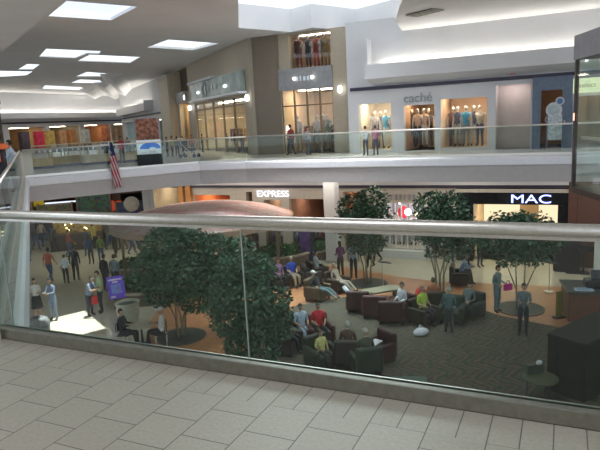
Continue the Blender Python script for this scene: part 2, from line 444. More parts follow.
b.add([(x1, -.75, 3.25), (xr, -.75, 3.25), (xr, -.75, 3.85), (x1, -.75, 3.85), (x1 + .2, 0, 3.0), (xr, 0, 3.0), (xr, 0, 3.55), (x1, 0, 3.55), (x1, -.6, 3.85), (xr, -.6, 3.85), (xr, -.6, 3.55), (x1, -.6, 3.55)],
      [(0, 1, 2, 3), (4, 5, 1, 0), (3, 2, 9, 8), (8, 9, 10, 11), (11, 10, 6, 7), (0, 3, 8, 11, 7, 4)])
b.build('trim_cove', WHITE, kind='structure', **WU.put())
b = MB(); b.box(x1 + .02, x1 + .12, -.6, 0, 3.55, 4.95); b.build('trim_cove_end', WHITE, kind='structure', **WU.put())
LAMPW = glow('cove_tube', (1, .95, .84), COVE)
b = MB(); b.box(x1 + .5, xr, -.22, -.12, 3.70, 3.78); tag(b.build('cove_light', LAMPW, **WU.put()), 'hidden strip light in the long cove above the boutique', 'light', None)
# cove end wall and canopy fold of the ceiling near it

def shop(f, x0, x1, z0, z1, depth, wallc, ls, lc=(1, .93, .8), name='', floor=(.4, .32, .22)):
    b = MB(); t = .06
    b.box(x0 - t, x0, .3, depth, z0, z1); b.box(x1, x1 + t, .3, depth, z0, z1); b.box(x0, x1, depth, depth + t, z0, z1)
    b.box(x0, x1, .3, depth, z1, z1 + t, 1); b.box(x0, x1, .3, depth, z0 - t, z0, 2)
    b.build('wall_shop', [mat('shop_wall' + name, wallc, .6, var=.15, scale=1.5), WHITE, mat('shop_floor' + name, floor, .3)], kind='structure', **f.put())
    w = (x1 - x0)
    b = MB(); b.box(x0 + w * .15, x1 - w * .15, depth * .3, depth * .3 + .35, z1 - .05, z1 - .01)
    b.build('trim_shop_lamp', glow('shop_lamp' + name, lc, ls * SHOP * 9), kind='structure', **f.put())
shop(WU, h1[0], h1[1], .1, 2.35, 2.5, (.8, .68, .52), 3.2, (1, .86, .66), 'a', (.7, .6, .45))
shop(WU, h2[0] - .1, h2[1] + .1, .0, 2.35, 3.5, (.5, .32, .2), 2.6, (1, .82, .6), 'b')
shop(WU, h3[0], h3[1], .1, 2.35, 2.5, (.6, .4, .26), 3.0, (1, .84, .64), 'c')
shop(WU, h4[0], h4[1], .0, 2.7, 1.0, (.5, .44, .4), .9, (1, .88, .9), 'd')
shop(WU, h5[0], h5[1], .0, 2.8, 3, (.30, .17, .10), .9, (1, .8, .6), 'e')
shop(WU, h6[0], h6[1], .0, 2.2, 3, (.32, .24, .12), 1.0, (1, .8, .5), 'f')
for h in (h1, h3):
    b = MB(); b.box(h[0], h[1], .1, .12, h[2], h[3]); b.build('window_shop', SGLASS, kind='structure', **WU.put())
t = text('shop_sign', 'caché', .56, mat('sign_silver', (.30, .32, .32), .35, .3), None, WU.w((WU.u(405) + WU.u(432)) / 2, -.03, 2.16), AU, .02, 1.0)
tag(t, 'grey caché lettering above the boutique door on the upper level', 'sign')
t = thing('wall_fixture', 'red fire alarm on the white band above the boutique', 'alarm', WU.w(WU.u(512), -.08, 3.0), AU)
b = MB(); b.box(-.08, .08, -.05, 0, 0, .12); b.build('alarm_box', mat('alarm_red', (.5, .05, .03), .4), t)
b = MB(); b.cyl(0, -.06, .02, .08, .03); b.build('strobe', mat('strobe_clear', (.6, .5, .5), .2), t)
# blue-grey store frame
BLUE = mat('blue_grey_frame', (.13, .17, .24), .5)
b = MB(); a0 = WU.u(532); a1 = WU.u(572)
b.box(a0, a0 + .32, -.12, 0, 0, 2.82); b.box(a1 - .38, a1, -.12, 0, 0, 2.82); b.box(a0 + .32, a1 - .38, -.12, 0, 2.3, 2.82)
tag(b.build('shopfront_frame', BLUE, **WU.put()), 'blue grey portal frame of the store at the end of the balcony', 'shop frame')
t = thing('round_sign_cluster', 'cluster of round blue and red discs hanging in the blue framed shopfront', 'sign', WU.w(0, -.1, 0), AU)
for px, py, rr, c in ((554, 110, .30, (.42, .5, .52)), (560, 101, .16, (.1, .2, .4)), (548.5, 119.5, .14, (.4, .06, .08)), (556, 119, .14, (.12, .22, .45)), (563, 122, .09, (.4, .35, .3))):
    uu, zz = WU.m(px, py, -.1)
    b = MB(); b.X = Matrix.Translation((uu, 0, zz)) @ Matrix.Rotation(math.pi / 2, 4, 'X')
    b.cyl(0, 0, 0, .03, rr, n=24); b.cyl(0, 0, .03, .04, rr * .7, n=24, mi=1)
    b.build('disc', [mat('disc_rim', (.55, .6, .62), .4), mat('disc%s' % px, c, .5)], t)
t = thing('sandwich_board', 'white notice stand behind the railing in the blue framed shopfront', 'sign board', WU.w(WU.u(555), -.35, 0), AU)
b = MB(); b.box(-.28, .28, -.02, .02, .35, 1.35); b.build('board', mat('notice', (.5, .55, .58), .5, var=.4, scale=9), t)
b = MB(); b.box(-.3, -.26, -.05, .05, 0, 1.37); b.box(.26, .3, -.05, .05, 0, 1.37); b.build('stand_frame', BLUE, t)
# neighbouring sign box
a = WU.m(573, 88); c = WU.m(640, 82)
t = thing('shop_sign', 'pale green lit sign reading select C above the last shop', 'sign', WU.w(a[0], -.12, 2.12), AU)
b = MB(); b.box(0, 4.2, -.1, .1, 0, .55); b.build('sign_box', mat('sign_pale', (.5, .56, .38), .5, emit=(.75, .85, .55), es=.7), t)
text('lettering', 'select', .25, mat('letter_green', (.22, .28, .18), .5), t, (.5, -.11, .2), 0, .01, 1.05)
text('lettering', 'C', .42, mat('letter_dark', (.03, .03, .06), .5), t, (1.12, -.11, .14), 0, .01, 1.1)
b = MB(); b.box(WU.u(574), WU.u(640), -.1, 0, 2.65, 2.85); b.build('trim_shop_head', BLUE, kind='structure', **WU.put())

# ceiling vent
va, vb, vc, vd = at(412, 12, 5.2), at(413, 17, 5.2), at(438, 11, 5.2), at(436, 6, 5.2)
cx = (va + vb + vc + vd) / 4; dx = (vc - vb); an = math.atan2(dx.y, dx.x)
t = thing('ceiling_vent', 'long grey air grille in the ceiling above the boutique', 'vent', (cx.x, cx.y, 5.19), an)
w_ = dx.length / 2; d_ = .3
b = MB(); b.box(-w_, w_, -d_, d_, -.02, 0); b.build('backing', mat('vent_dark', (.08, .08, .07), .6), t)
b = MB()
for i in range(5):
    x = -w_ + i * w_ / 2; b.box(x - .03, x + .03, -d_, d_, -.05, -.02)
b.box(-w_, w_, -d_, -d_ + .05, -.05, -.02); b.box(-w_, w_, d_ - .05, d_, -.05, -.02); b.build('frame', mat('vent_frame', (.35, .34, .28), .5), t)
for i in range(4):
    b = MB(); b.X = Matrix.Translation((-w_ + w_ / 4 + i * w_ / 2, 0, -.05)); b.lathe([(.05, 0), (.09, -.01), (.12, .0), (.16, -.01), (.17, .02)], n=12); b.build('diffuser', mat('vent_frame', (.35, .34, .28), .5), t)
t = thing('dome_camera', 'small dark dome camera on the ceiling beside the cove', 'camera', at(494, 22, 5.2))
b = MB(); b.ell((0, 0, 0), (.08, .08, .08), 10, 6, keep=lambda v: v.z < .02); b.cyl(0, 0, -.01, .0, .1, n=12); b.build('dome', mat('dome_dark', (.05, .05, .05), .2), t)

# ------------------------------------------------------------------ tan stone corner store: face B (parallel) and face A (turned along the concourse)
FB = WF(E3 + NV * 4.4, AU)
xB0 = FB.u(253); xB1 = FB.u(350)
hb = [FB.u(283), FB.u(334), 0, FB.m(310, 89)[1]]
hu = [FB.u(293), FB.u(334), FB.m(310, 67)[1], CZ - .1]
hs = [FB.u(283), FB.u(334), hb[3], hu[2]]
b = MB(); b.box(xB0 + .25, hb[0] - .02, -.05, .0, 0, CZ); b.build('wall_darker_stone', tile_mat('darker_stone', 1.2, .6, .5, (.24, .19, .14), (.21, .17, .125), (.16, .13, .1), .008, .5, .12), kind='structure', **FB.put())  # left part of face B, same block pattern in a darker brown
b = MB(); wall_open(b, xB0, xB1, 0, CZ, 0, .4, [hb, hu, [FB.u(269.5), FB.u(283), 0, CZ] if False else hb]); b.build('wall_corner_store', STONE, kind='structure', **FB.put())
shop(FB, hb[0], hb[1], 0, hb[3] + .05, 4, (.68, .5, .32), 3.4, (1, .85, .62), 'g', (.4, .3, .2))
shop(FB, hu[0], hu[1], hu[2] - .05, CZ - .05, 2, (.42, .27, .17), .9, (1, .8, .6), 'h')
b = MB(); b.box(hs[0] - .05, hs[1] + .05, -.12, 0, hb[3], hu[2]); tag(b.build('shop_fascia', mat('dull_metal', (.30, .30, .30), .4, .3), **FB.put()), 'grey metal sign band above the tall corner storefront', 'sign band')
t = thing('shop_sign', 'small lit lettering on the grey band of the corner storefront', 'sign', FB.w((FB.u(303) + FB.u(314)) / 2, -.15, (hb[3] + hu[2]) / 2 - .1), AU)
for k_, (w_k, h_k) in enumerate(((.1, .2), (.05, .24), (.1, .2), (.1, .2), (.04, .24))): b = MB(); b.box(-.45 + k_ * .19, -.45 + k_ * .19 + w_k, -.02, .02, 0, h_k); b.build('letter', glow('sign_lit', (.75, .85, .95), .6), t)
for px, lab in ((298.5, 'left'), (316, 'other')):
    t = thing('spot_lamp', 'bright spot lamp on the grey sign band, %s the small lettering' % ('left of' if lab == 'left' else 'right of'), 'lamp', FB.w(*[FB.u(px), -.16], (hb[3] + hu[2]) / 2 + .02), AU)
    b = MB(); b.ell((0, -.04, 0), (.07, .07, .07), 10, 6); b.build('bulb', glow('bulb', (1, .97, .95), 9), t)
    b = MB(); b.box(-.03, .03, 0, .06, -.03, .03); b.build('bracket', DARK, t)
MUL = mat('bronze_frame', (.22, .16, .10), .4, .4)
b = MB(); n_ = 4
for i in range(n_ + 1):
    x = hb[0] + (hb[1] - hb[0]) * i / n_; b.box(x - .04, x + .04, .05, .15, 0, hb[3])
for z in (2.35,): b.box(hb[0], hb[1], .05, .15, z - .03, z + .03)
tag(b.build('shopfront_frame', MUL, **FB.put()), 'bronze mullions of the tall corner storefront with warm lights', 'shop frame')
b = MB(); b.box(hb[0], hb[1], .09, .11, 0, hb[3]); b.build('window_shop', SGLASS, kind='structure', **FB.put())
b = MB(); b.box(hu[0], hu[1], .09, .11, hu[2], hu[3]); b.build('window_shop', SGLASS, kind='structure', **FB.put())

C0 = FB.w(xB0, 0); FA = WF(C0 - WV * 20, math.radians(AW * 0 + 114.4 - 180)) if False else None
AA = math.atan2(-(WV.y), -(WV.x))            # left to right as seen = back towards the viewer
FA = WF(C0 + WV * 18, AA)
fa = lambda px, py: FA.m(px, py)
s_hi = fa(221, 103)[1]
hA = [fa(196, 120)[0], fa(246, 120)[0], 0, fa(221, 100)[1]]
hS = [fa(195, 90)[0], fa(246, 90)[0], fa(221, 98)[1], fa(221, 75)[1]]
hN = [fa(178.5, 100)[0], fa(187.5, 100)[0], 0, fa(183, 103)[1]]
hN2 = [fa(175, 80)[0], fa(187.5, 80)[0], fa(183, 92)[1], fa(183, 68)[1]]
xA0 = fa(167, 100)[0]
b = MB(); wall_open(b, xA0, 18, 0, CZ, 0, .5, [hA, hN, hN2]); b.build('wall_corner_store', STONE, kind='structure', **FA.put())
mx = (hN2[0] + hN2[1]) / 2; 
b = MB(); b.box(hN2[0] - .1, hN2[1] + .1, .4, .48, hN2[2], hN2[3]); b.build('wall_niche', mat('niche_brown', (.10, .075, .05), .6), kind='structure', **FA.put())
t = thing('corner_pillar', 'tan stone pillar with a gabled top left of the recessed doorway', 'pillar', FA.w(xA0, -.3, 0), AA)
wd = (hN2[0] - xA0)
b = MB(); b.box(0, wd, -.3, .3, 0, fa(170, 80)[1]); b.build('shaft', STONE, t)
b = MB(); b.box(-.08, wd + .08, -.36, .3, fa(170, 80)[1], fa(170, 80)[1] + .25); b.build('capital', STONE, t)
shop(FA, hA[0], hA[1], 0, hA[3], 4, (.7, .56, .38), 3.2, (1, .87, .66), 'i', (.4, .3, .2))
shop(FA, hN[0], hN[1], 0, hN[3], 2, (.6, .42, .22), 1.5, (1, .8, .5), 'j', (.4, .3, .2))
t = thing('sign_box', 'large glass sign panel with white ledges on the stone corner store', 'sign', FA.w(hS[0], 0, hS[2]), AA)
L_ = hS[1] - hS[0]; H_ = hS[3] - hS[2]
b = MB(); b.box(0, L_, -.35, -.02, .12, H_ - .12); b.build('panel', mat('sign_glass_green', (.30, .37, .34), .25, var=.3, scale=1.2), t)
b = MB(); b.box(-.1, L_ + .1, -.5, 0, 0, .12); b.box(-.1, L_ * .55, -.5, 0, H_ - .12, H_); b.build('ledge', FASC, t)
LP = mat('letter_pale', (.42, .46, .44), .5)
for k_ in range(6): b = MB(); b.box(L_ * (.3 + k_ * .075), L_ * (.3 + k_ * .075) + .06, -.38, -.35, H_ * .38, H_ * (.62 + .06 * (k_ % 2))); b.build('letter', LP, t)
b = MB(); b.X = Matrix.Translation((L_ * .36, -.36, H_ * .5)) @ Matrix.Rotation(math.pi / 2, 4, 'X'); b.lathe([(.4, 0), (.46, 0), (.46, .03), (.4, .03)], n=24, cap=False)
b.build('letter', LP, t)
for k, xx in enumerate((.22, .78)):
    b = MB(); b.ell((L_ * xx, -.42, H_ * .42), (.35, .05, .1), 10, 6); b.build('sign_lamp', glow('soft_lamp', (.9, 1, .98), 1.5), t)
b = MB()
for i in range(6):
    x = hA[0] + (hA[1] - hA[0]) * i / 5; b.box(x - .05, x + .05, .05, .15, 0, hA[3])
b.box(hA[0], hA[1], .05, .15, 2.6, 2.68)
tag(b.build('shopfront_frame', MUL, **FA.put()), 'bronze mullions of the wide storefront under the glass sign panel', 'shop frame')
b = MB(); b.box(hA[0], hA[1], .09, .11, 0, hA[3]); b.build('window_shop', SGLASS, kind='structure', **FA.put())
b = MB(); b.box(hN[0] - .1, hN[1] + .1, -.2, 0, hN[3], hN2[2]); tag(b.build('shop_fascia', mat('dull_metal', (.30, .30, .30), .4, .3), **FA.put()), 'small grey sign band over the recessed stone doorway', 'sign band')
for px, py, f, lab in ((192, 108, FA, 'wall lamp on the stone pier between doorway and wide storefront'), (250, 98, FA, 'wall lamp on the outer corner of the stone store'), (341, 89.5, FB, 'wall lamp on the stone pier beside the white wall'), (187, 97.5, FA, 'wall lamp on the small grey band over the doorway')):
    uu, zz = f.m(px, py)
    t = thing('wall_lamp', 'small bright ' + lab, 'lamp', f.w(uu, -.02, zz), f.a)
    b = MB(); b.lathe([(.03, -.16), (.09, -.12), (.1, .12), (.04, .18)], 0, -.14, 10); b.build('shade', glow('lamp_white', (.95, .97, 1), 6), t)
    b = MB(); b.box(-.04, .04, -.05, 0, -.1, .1); b.build('bracket', STEEL, t)
# lit display pylons
for px, y0, y1, f, lab in ((184, 131, 142, FA, 'in the recessed stone doorway'), (287, 126, 138, FB, 'at the left edge of the corner storefront')):
    uu, z1 = f.m(px, y0, .5); z0 = f.m(px, y1, .5)[1]
    t = thing('light_pylon', 'tall glowing light column ' + lab, 'lamp', f.w(uu, .5, 0), f.a)
    b = MB(); b.box(-.12, .12, -.06, .06, z0, z1); b.build('diffuser', glow('pylon', (1, .75, .68), 5), t)
    b = MB(); b.box(-.16, .16, -.1, .1, 0, z0); b.build('base', MUL, t)

# ------------------------------------------------------------------ concourse, far left
P1 = at(168, 131, EYE - .01); 
CR = WF(FA.w(xA0, 0) + WV * 26, AA)     # right wall of the concourse, beyond the stone store
b = MB(); L = 26
hc = [2, 9, 0, 2.4]; hd = [11, 24.5, 0, 2.4]
wall_open(b, 0, L, 0, CZ, 0, .3, [hc, hd]); b.build('wall_concourse_right', WHITE, kind='structure', **CR.put())
b = MB(); b.box(0, L, -.08, 0, 2.8, 2.95); b.build('trim_cornice', DARK, kind='structure', **CR.put())
b = MB(); b.box(2, L - 6, -.8, -.65, 3.2, 3.9); b.box(2, L - 6, -.65, 0, 3.2, 3.35); b.box(L - 6, L - 5.9, -.8, 0, 3.2, 4.1); b.box(1.9, 2, -.8, 0, 3.2, 3.9); b.build('trim_cove', WHITE, kind='structure', **CR.put())
b = MB(); b.box(2.5, L - 6.5, -.22, -.1, 3.74, 3.82); tag(b.build('cove_light', LAMPW, **CR.put()), 'hidden strip light in the short slanted cove of the concourse', 'light')
shop(CR, *hc[:2], 0, 2.4, 4, (.4, .5, .5), .6, (.85, 1, 1), 'k'); shop(CR, *hd[:2], 0, 2.4, 4, (.35, .48, .46), .5, (.85, 1, 1), 'l')

lp = Vector((-29.5, 54, 0)); rp_ = Vector((-20.5, 80, 0))
d = rp_ - lp; CL = WF(lp - d.normalized() * 14, math.atan2(d.y, d.x)); LL = d.length + 15
b = MB(); hs_ = [(1.5 + i * 5.6, 6.4 + i * 5.6, 0, 2.35) for i in range(7)]
wall_open(b, 0, LL, 0, CZ, 0, .3, [list(h) for h in hs_]); b.build('wall_concourse_left', WHITE, kind='structure', **CL.put())
b = MB(); b.box(0, LL, -.08, 0, 2.72, 2.88); b.build('trim_cornice', DARK, kind='structure', **CL.put())
b = MB(); b.box(0, LL, -1.2, -1.0, 3.2, 3.75); b.box(0, LL, -1.0, 0, 3.2, 3.3); b.build('trim_cove', WHITE, kind='structure', **CL.put())
b = MB(); b.box(0, LL, -.22, -.1, 3.64, 3.72); tag(b.build('cove_light', LAMPW, **CL.put()), 'hidden strip light in the long cove at the far end of the concourse', 'light')
sc_ = [(.5, .3, .06), (.55, .36, .1), (.5, .3, .12), (.45, .3, .16), (.35, .3, .22), (.5, .22, .1), (.3, .25, .2)]
for i, h in enumerate(hs_): shop(CL, h[0], h[1], 0, 2.35, 5, sc_[i], 1.6, (1, .85, .6), 'm%d' % i)
b = MB(); b.box(0, .3, 0, 9, 0, CZ); b.build('wall_concourse_end', WHITE, kind='structure', loc=(-20.5, 80, 0), rz=math.radians(-75) * 0 )
b = MB(); b.box(0, 30, 0, .3, 0, CZ); b.build('wall_concourse_end', WHITE, kind='structure', loc=(-26, 84, 0), rz=0)
# displays in those shops
for i, (px, c, nm) in enumerate(((22, (.08, .06, .08), 'dark'), (37, (.6, .03, .08), 'red'), (48, (.55, .38, .1), 'yellow'), (60, (.6, .32, .15), 'orange'), (70, (.5, .22, .08), 'rust'), (84, (.5, .52, .5), 'pale'), (105, (.6, .2, .1), 'coral'), (117, (.4, .28, .15), 'brown'))):
    uu = CL.u(px, -.3)
    t = thing('display_stand', '%s merchandise stand in front of the far concourse shops' % nm, 'display stand', CL.w(uu, -.4, 0), CL.a)
    b = MB(); b.box(-.5, .5, -.25, .25, .2, 1.9); b.build('panel', mat('display_' + nm, c, .6, var=.35, scale=2), t)
    b = MB(); b.box(-.55, .55, -.3, .3, 0, .2); b.build('plinth', MUL, t)

# ------------------------------------------------------------------ upper walkway objects
# counters
CASE = mat('counter_oak', (.58, .46, .26), .5)
def counter(px, py, rz, label, w=1.5, first=None):
    p = at(px, py, 0)
    t = thing('display_counter', label, 'display counter', (p.x, p.y, 0), rz, 'jewellery counters behind the far left railing')
    b = MB(); b.box(-w / 2, w / 2, -.3, .3, 0, .12, 1); b.box(-w / 2, w / 2, -.3, .3, .12, .5); b.build('body', [CASE, DARK], t)
    b = MB()
    for x in (-w / 2, w / 2 - .05):
        for y in (-.3, .25): b.box(x, x + .05, y, y + .05, .5, 1.1)
    b.box(-w / 2, w / 2, -.3, .3, 1.06, 1.1); b.build('frame', CASE, t)
    b = MB(); b.box(-w / 2 + .05, w / 2 - .05, -.29, -.28, .5, 1.06); b.build('glass_front', SGLASS, t)
    b = MB(); b.box(-w / 2 + .06, w / 2 - .06, -.2, .2, .72, .74)
    for k in range(5): b.box(-w / 2 + .15 + k * .25, -w / 2 + .28 + k * .25, -.15, .05, .74, .86)
    b.build('shelf', mat('shelf_grey', (.10, .12, .11), .4, var=.4, scale=9), t)
an = math.atan2(E1.y - E0.y, E1.x - E0.x)
for k, (px, py, lab) in enumerate(((44, 168.5, 'leftmost oak display counter behind the far railing'), (60, 166.5, 'oak display counter with glass top, second from the left behind the far railing'), (76, 165, 'wide oak display counter left of the flag'), (92, 164.5, 'oak display counter directly behind the flag'), (113, 163, 'oak display counter left of the person in red'), (130, 162, 'oak display counter beside the advertising board'))):
    counter(px, py, an + (.15 if k % 2 else -.1), lab, (.9, .8, 1.3, .9, 1.2, .8)[k])
# advertising board
p = at(151, 165.5, 0)
t = thing('advertising_board', 'freestanding advertising board with blue and white picture above a dark base', 'advertising board', (p.x, p.y, 0), math.radians(8))
b = MB(); b.box(-.55, .55, -.15, .15, 0, .5); b.build('base', mat('board_black', (.02, .02, .025), .3), t)
b = MB(); b.box(-.55, .55, -.1, .1, .5, 2.1); b.build('cabinet', mat('board_grey', (.3, .3, .32), .4), t)
b = MB(); b.box(-.48, .48, -.115, -.1, 1.15, 2.05); b.build('photo_panel', mat('board_photo', (.30, .12, .07), .5, var=.8, scale=7), t)
b = MB(); b.box(-.52, .52, -.115, -.1, .52, 1.13); b.build('picture_panel', mat('board_white', (.6, .64, .68), .5, emit=(.8, .9, 1), es=.25), t)
b = MB(); b.X = Matrix.Translation((.06, -.12, .75)) @ Matrix.Rotation(math.pi / 2, 4, 'X')
vs = []; nn = 20
for i in range(nn + 1):
    a_ = math.pi * i / nn; vs.append((-.45 * math.cos(a_), .27 * math.sin(a_), 0))
vs2 = [(x * .35 + .1, y * .3 - .02, 0) for x, y, z in vs]
b.add(vs + vs2, [(i, i + 1, nn + 2 + i, nn + 1 + i) for i in range(nn)], 0)
b.build('blue_arc', mat('arc_blue', (.02, .12, .5), .4, emit=(.05, .25, .9), es=.25), t, solid=.006)
b = MB(); b.box(.0, .25, -.125, -.118, .56, .66); b.box(-.3, -.12, -.125, -.118, .56, .62); b.build('caption_block', mat('board_white2', (.7, .7, .72), .5), t)

# flag hanging from the far railing
FE = WF((E0.x, E0.y), an); f0 = FE.w(FE.u(106.5), 0, 0)
t = thing('hanging_flag', 'red white and blue flag hanging limp over the far left railing', 'flag', (f0.x, f0.y, 0), an)
b = MB(); b.tube([(0, -.1, 1.2), (.02, -.35, .7)], .015); b.build('flag_pole', STEEL, t)
fm = bpy.data.materials.new('flag_stripes'); fm.use_nodes = True; nt = fm.node_tree; bs = nt.nodes['Principled BSDF']; bs.inputs['Roughness'].default_value = .8
tc = N(nt, 'ShaderNodeTexCoord'); sp = N(nt, 'ShaderNodeSeparateXYZ'); nt.links.new(tc.outputs['Object'], sp.inputs[0])
st = mth(nt, 'GREATER_THAN', mth(nt, 'FRACT', mth(nt, 'MULTIPLY', mth(nt, 'ADD', sp.outputs[0], mth(nt, 'MULTIPLY', sp.outputs[2], .25)), 9)), .5)
mx_ = N(nt, 'ShaderNodeMix', data_type='RGBA'); mx_.inputs['A'].default_value = (.55, .5, .5, 1); mx_.inputs['B'].default_value = (.42, .03, .05, 1); nt.links.new(st, mx_.inputs['Factor'])
bl = mth(nt, 'MULTIPLY', mth(nt, 'GREATER_THAN', sp.outputs[2], .62), mth(nt, 'GREATER_THAN', sp.outputs[0], -.02))
mx2 = N(nt, 'ShaderNodeMix', data_type='RGBA'); nt.links.new(mx_.outputs['Result'], mx2.inputs['A']); mx2.inputs['B'].default_value = (.03, .04, .14, 1); nt.links.new(bl, mx2.inputs['Factor'])
nt.links.new(mx2.outputs['Result'], bs.inputs['Base Color'])
b = MB(); vs = []; R_ = 12; Cc = 8
for i in range(R_ + 1):
    z = 1.15 - i * 1.75 / R_; wdt = .10 + .2 * min(1, i / 6)
    for j in range(Cc + 1):
        s_ = j / Cc - .5; vs.append((s_ * wdt + .12 * i / R_ + .05, -.3 + .05 * math.sin(j * 2.2 + i * .3), z - abs(s_) * .3 * i / R_))
b.add(vs, [(i * (Cc + 1) + j, i * (Cc + 1) + j + 1, (i + 1) * (Cc + 1) + j + 1, (i + 1) * (Cc + 1) + j) for i in range(R_) for j in range(Cc)])
b.build('cloth', fm, t, smooth=True, solid=.01)

# glass elevator at the right
ec = at(571, 186, 0)
t = thing('glass_elevator', 'glass walled elevator cab with grey roof at the right edge', 'elevator', (ec.x, ec.y, 0), 0)
ed = (at(600, 195, 0) - ec); ed.z = 0; ed.normalize(); ex = Vector((-ed.y, ed.x, 0))
if ex.x < 0: ex = -ex
def EL(a_, c_, z): q = ed * a_ + ex * c_; return (q.x, q.y, z)
def elbox(b, a0, a1, c0, c1, z0, z1, mi=None):
    vs = [EL(a0, c0, z0), EL(a1, c0, z0), EL(a1, c1, z0), EL(a0, c1, z0), EL(a0, c0, z1), EL(a1, c0, z1), EL(a1, c1, z1), EL(a0, c1, z1)]
    b.add(vs, [(0, 3, 2, 1), (4, 5, 6, 7), (0, 1, 5, 4), (1, 2, 6, 5), (2, 3, 7, 6), (3, 0, 4, 7)], mi); return b
ELF = mat('elevator_bronze', (.05, .035, .03), .4, .3)
for a_, c_ in ((0, 0), (2.4, 0), (0, 2.4), (2.4, 2.4)):
    b = MB(); elbox(b, a_, a_ + .07, c_, c_ + .07, 0, 2.55); b.build('post', ELF, t)
b = MB(); elbox(b, -.02, 2.5, -.02, 2.5, 2.55, 3.02); b.build('roof', mat('elevator_roof', (.15, .15, .165), .5), t)
b = MB(); elbox(b, 0, 2.47, 0, 2.47, -.12, 0); b.build('floor_plate', ELF, t)
EG = glass('tinted_glass', (.93, .97, .95), .03)
b = MB(); elbox(b, .07, 2.4, .02, .03, 0, 2.55); b.build('glass_side', EG, t)
b = MB(); elbox(b, .02, .03, .07, 2.4, 0, 2.55); b.build('glass_rear', EG, t)
b = MB(); elbox(b, .3, 2.4, .05, .09, .98, 1.04); b.build('handrail', STEEL, t)
b = MB(); elbox(b, .01, .07, -.005, .002, 1.35, 1.5); b.build('button_light', glow('red_lamp', (1, .5, .35), 2), t)
# the shaft foot below, out to lower floor
b = MB(); elbox(b, .5, 1.9, .6, 1.9, LOW, -.12); b.build('lift_column', ELF, t)

# dark column at the left edge
p = at(1, 150, 1.2); q = Vector((p.x, p.y, 0)) * 1.0
# ------------------------------------------------------------------ lower storefronts
WL = WF(E3 + NV * 6.7, AU)
L_l = WL.u(150); L_r = WL.u(660)
LZ = LOW
top_l = -.93
lo = lambda px, py, v=0: WL.m(px, py, v)
def lh(x0, y0, x1, zb=LZ):   # hole from pixel x0..x1, head at pixel y0
    return [WL.u(x0) + 0, WL.u(x1), zb, lo((x0 + x1) / 2, y0)[1]]
# use lower-row pixels for verticals: account for camera roll
def lu(px, py=215): return lo(px, py)[0]
hl = [
    [lu(151, 195), lu(181, 195), LZ, lo(166, 186)[1]],
    [lu(193, 200), lu(230, 200), LZ, lo(212, 195)[1]],
    [lu(246, 195), lu(252, 195), LZ, lo(249, 192)[1]],
    [lu(264, 205), lu(281, 205), LZ, lo(272, 200)[1]],
    [lu(289, 205), lu(326, 205), LZ, lo(307, 199)[1]],
    [lu(343, 205), lu(362, 205), LZ, lo(352, 192)[1]],
    [lu(383, 210), lu(425, 210), LZ + .45, lo(402, 203)[1]],
    [lu(474, 205), lu(558, 205), LZ, lo(510, 204)[1]],
]
b = MB(); wall_open(b, L_l, lu(457), LZ, top_l, 0, .3, hl[:7]); b.build('wall_back_lower', mat('cream_paint', (.52, .48, .42), .5, var=.05), kind='structure', **WL.put())
b = MB(); wall_open(b, lu(457), lu(568), LZ, top_l, -.15, .3, hl[7:]); b.build('wall_back_black', mat('black_gloss', (.012, .012, .015), .2), kind='structure', **WL.put())
b = MB(); b.box(lu(568), L_r, -.3, .3, LZ, top_l); b.build('wall_back_brown', tile_mat('brown_panel', 2.2, .8, .5, (.10, .045, .03), (.08, .04, .028), (.04, .02, .015), .02, .4, .2), kind='structure', **WL.put())
zc = lo(400, 184.5)[1]; zc2 = lo(400, 187.5)[1]
b = MB(); b.box(L_l, lu(568), -.3, 0, -1.2 if zc > -1.2 else zc, top_l + .02); b.box(L_l, lu(568), -.18, 0, zc2, zc, 1); b.build('trim_frieze', [WHITE, DARK], kind='structure', **WL.put())
b = MB(); b.box(lu(457), lu(568), -.22, -.15, lo(500, 192)[1], lo(500, 188.5)[1]); b.build('trim_frieze_beige', mat('frieze_beige', (.5, .47, .4), .5), kind='structure', **WL.put())
specs = [((.6, .5, .36), 1.6, (1, .88, .68)), ((.6, .25, .12), 3.0, (1, .55, .3)), ((.3, .2, .12), .8, (1, .8, .6)), ((.4, .28, .2), 1.6, (1, .8, .6)), ((.35, .2, .14), 1.4, (1, .75, .55)), ((.4, .18, .1), 1.5, (1, .7, .5)), ((.4, .42, .44), 1.6, (1, .85, .85)), ((.66, .5, .3), 2.2, (1, .84, .6))]
for i, (h, (c, s, lc)) in enumerate(zip(hl, specs)):
    shop(WL, h[0], h[1], LZ + (.45 if i == 6 else 0), h[3] + .02, 5 if i != 6 else 1.8, c, s, lc, 'n%d' % i, (.5, .42, .3))
t = text('shop_sign', 'EXPRESS', .50, glow('sign_express', (.88, .9, 1), 1.5), None, WL.w(lu(273, 193.5), -.06, lo(273, 196.6)[1]), AU, .03, 1.1)
tag(t, 'lit white EXPRESS lettering over a lower level shop', 'sign')
zt = lo(530, 202.3)[1]
t = text('shop_sign', 'MAC', .56, glow('sign_mac', (.35, .42, 1), 3.2), None, WL.w(lu(531, 198), -.22, zt), AU, .03, 1.5)
tag(t, 'glowing blue white MAC lettering on the black shopfront', 'sign')
t = thing('shop_sign', 'faint grey lettering over the white display window of the lower level', 'sign', WL.w(lu(397, 198), -.06, lo(397, 200)[1]), AU)
for k_ in range(9): b = MB(); b.box(-1.0 + k_ * .23, -1.0 + k_ * .23 + (.12 if k_ % 3 else .05), -.02, .02, 0, .3); b.build('letter', mat('letter_grey', (.30, .30, .32), .4), t)
b = MB(); b.box(hl[6][0] - .1, hl[6][1] + .15, -.45, 0, LZ, LZ + .4); tag(b.build('display_plinth', WHITE, **WL.put()), 'long white plinth below the lower display window', 'plinth')
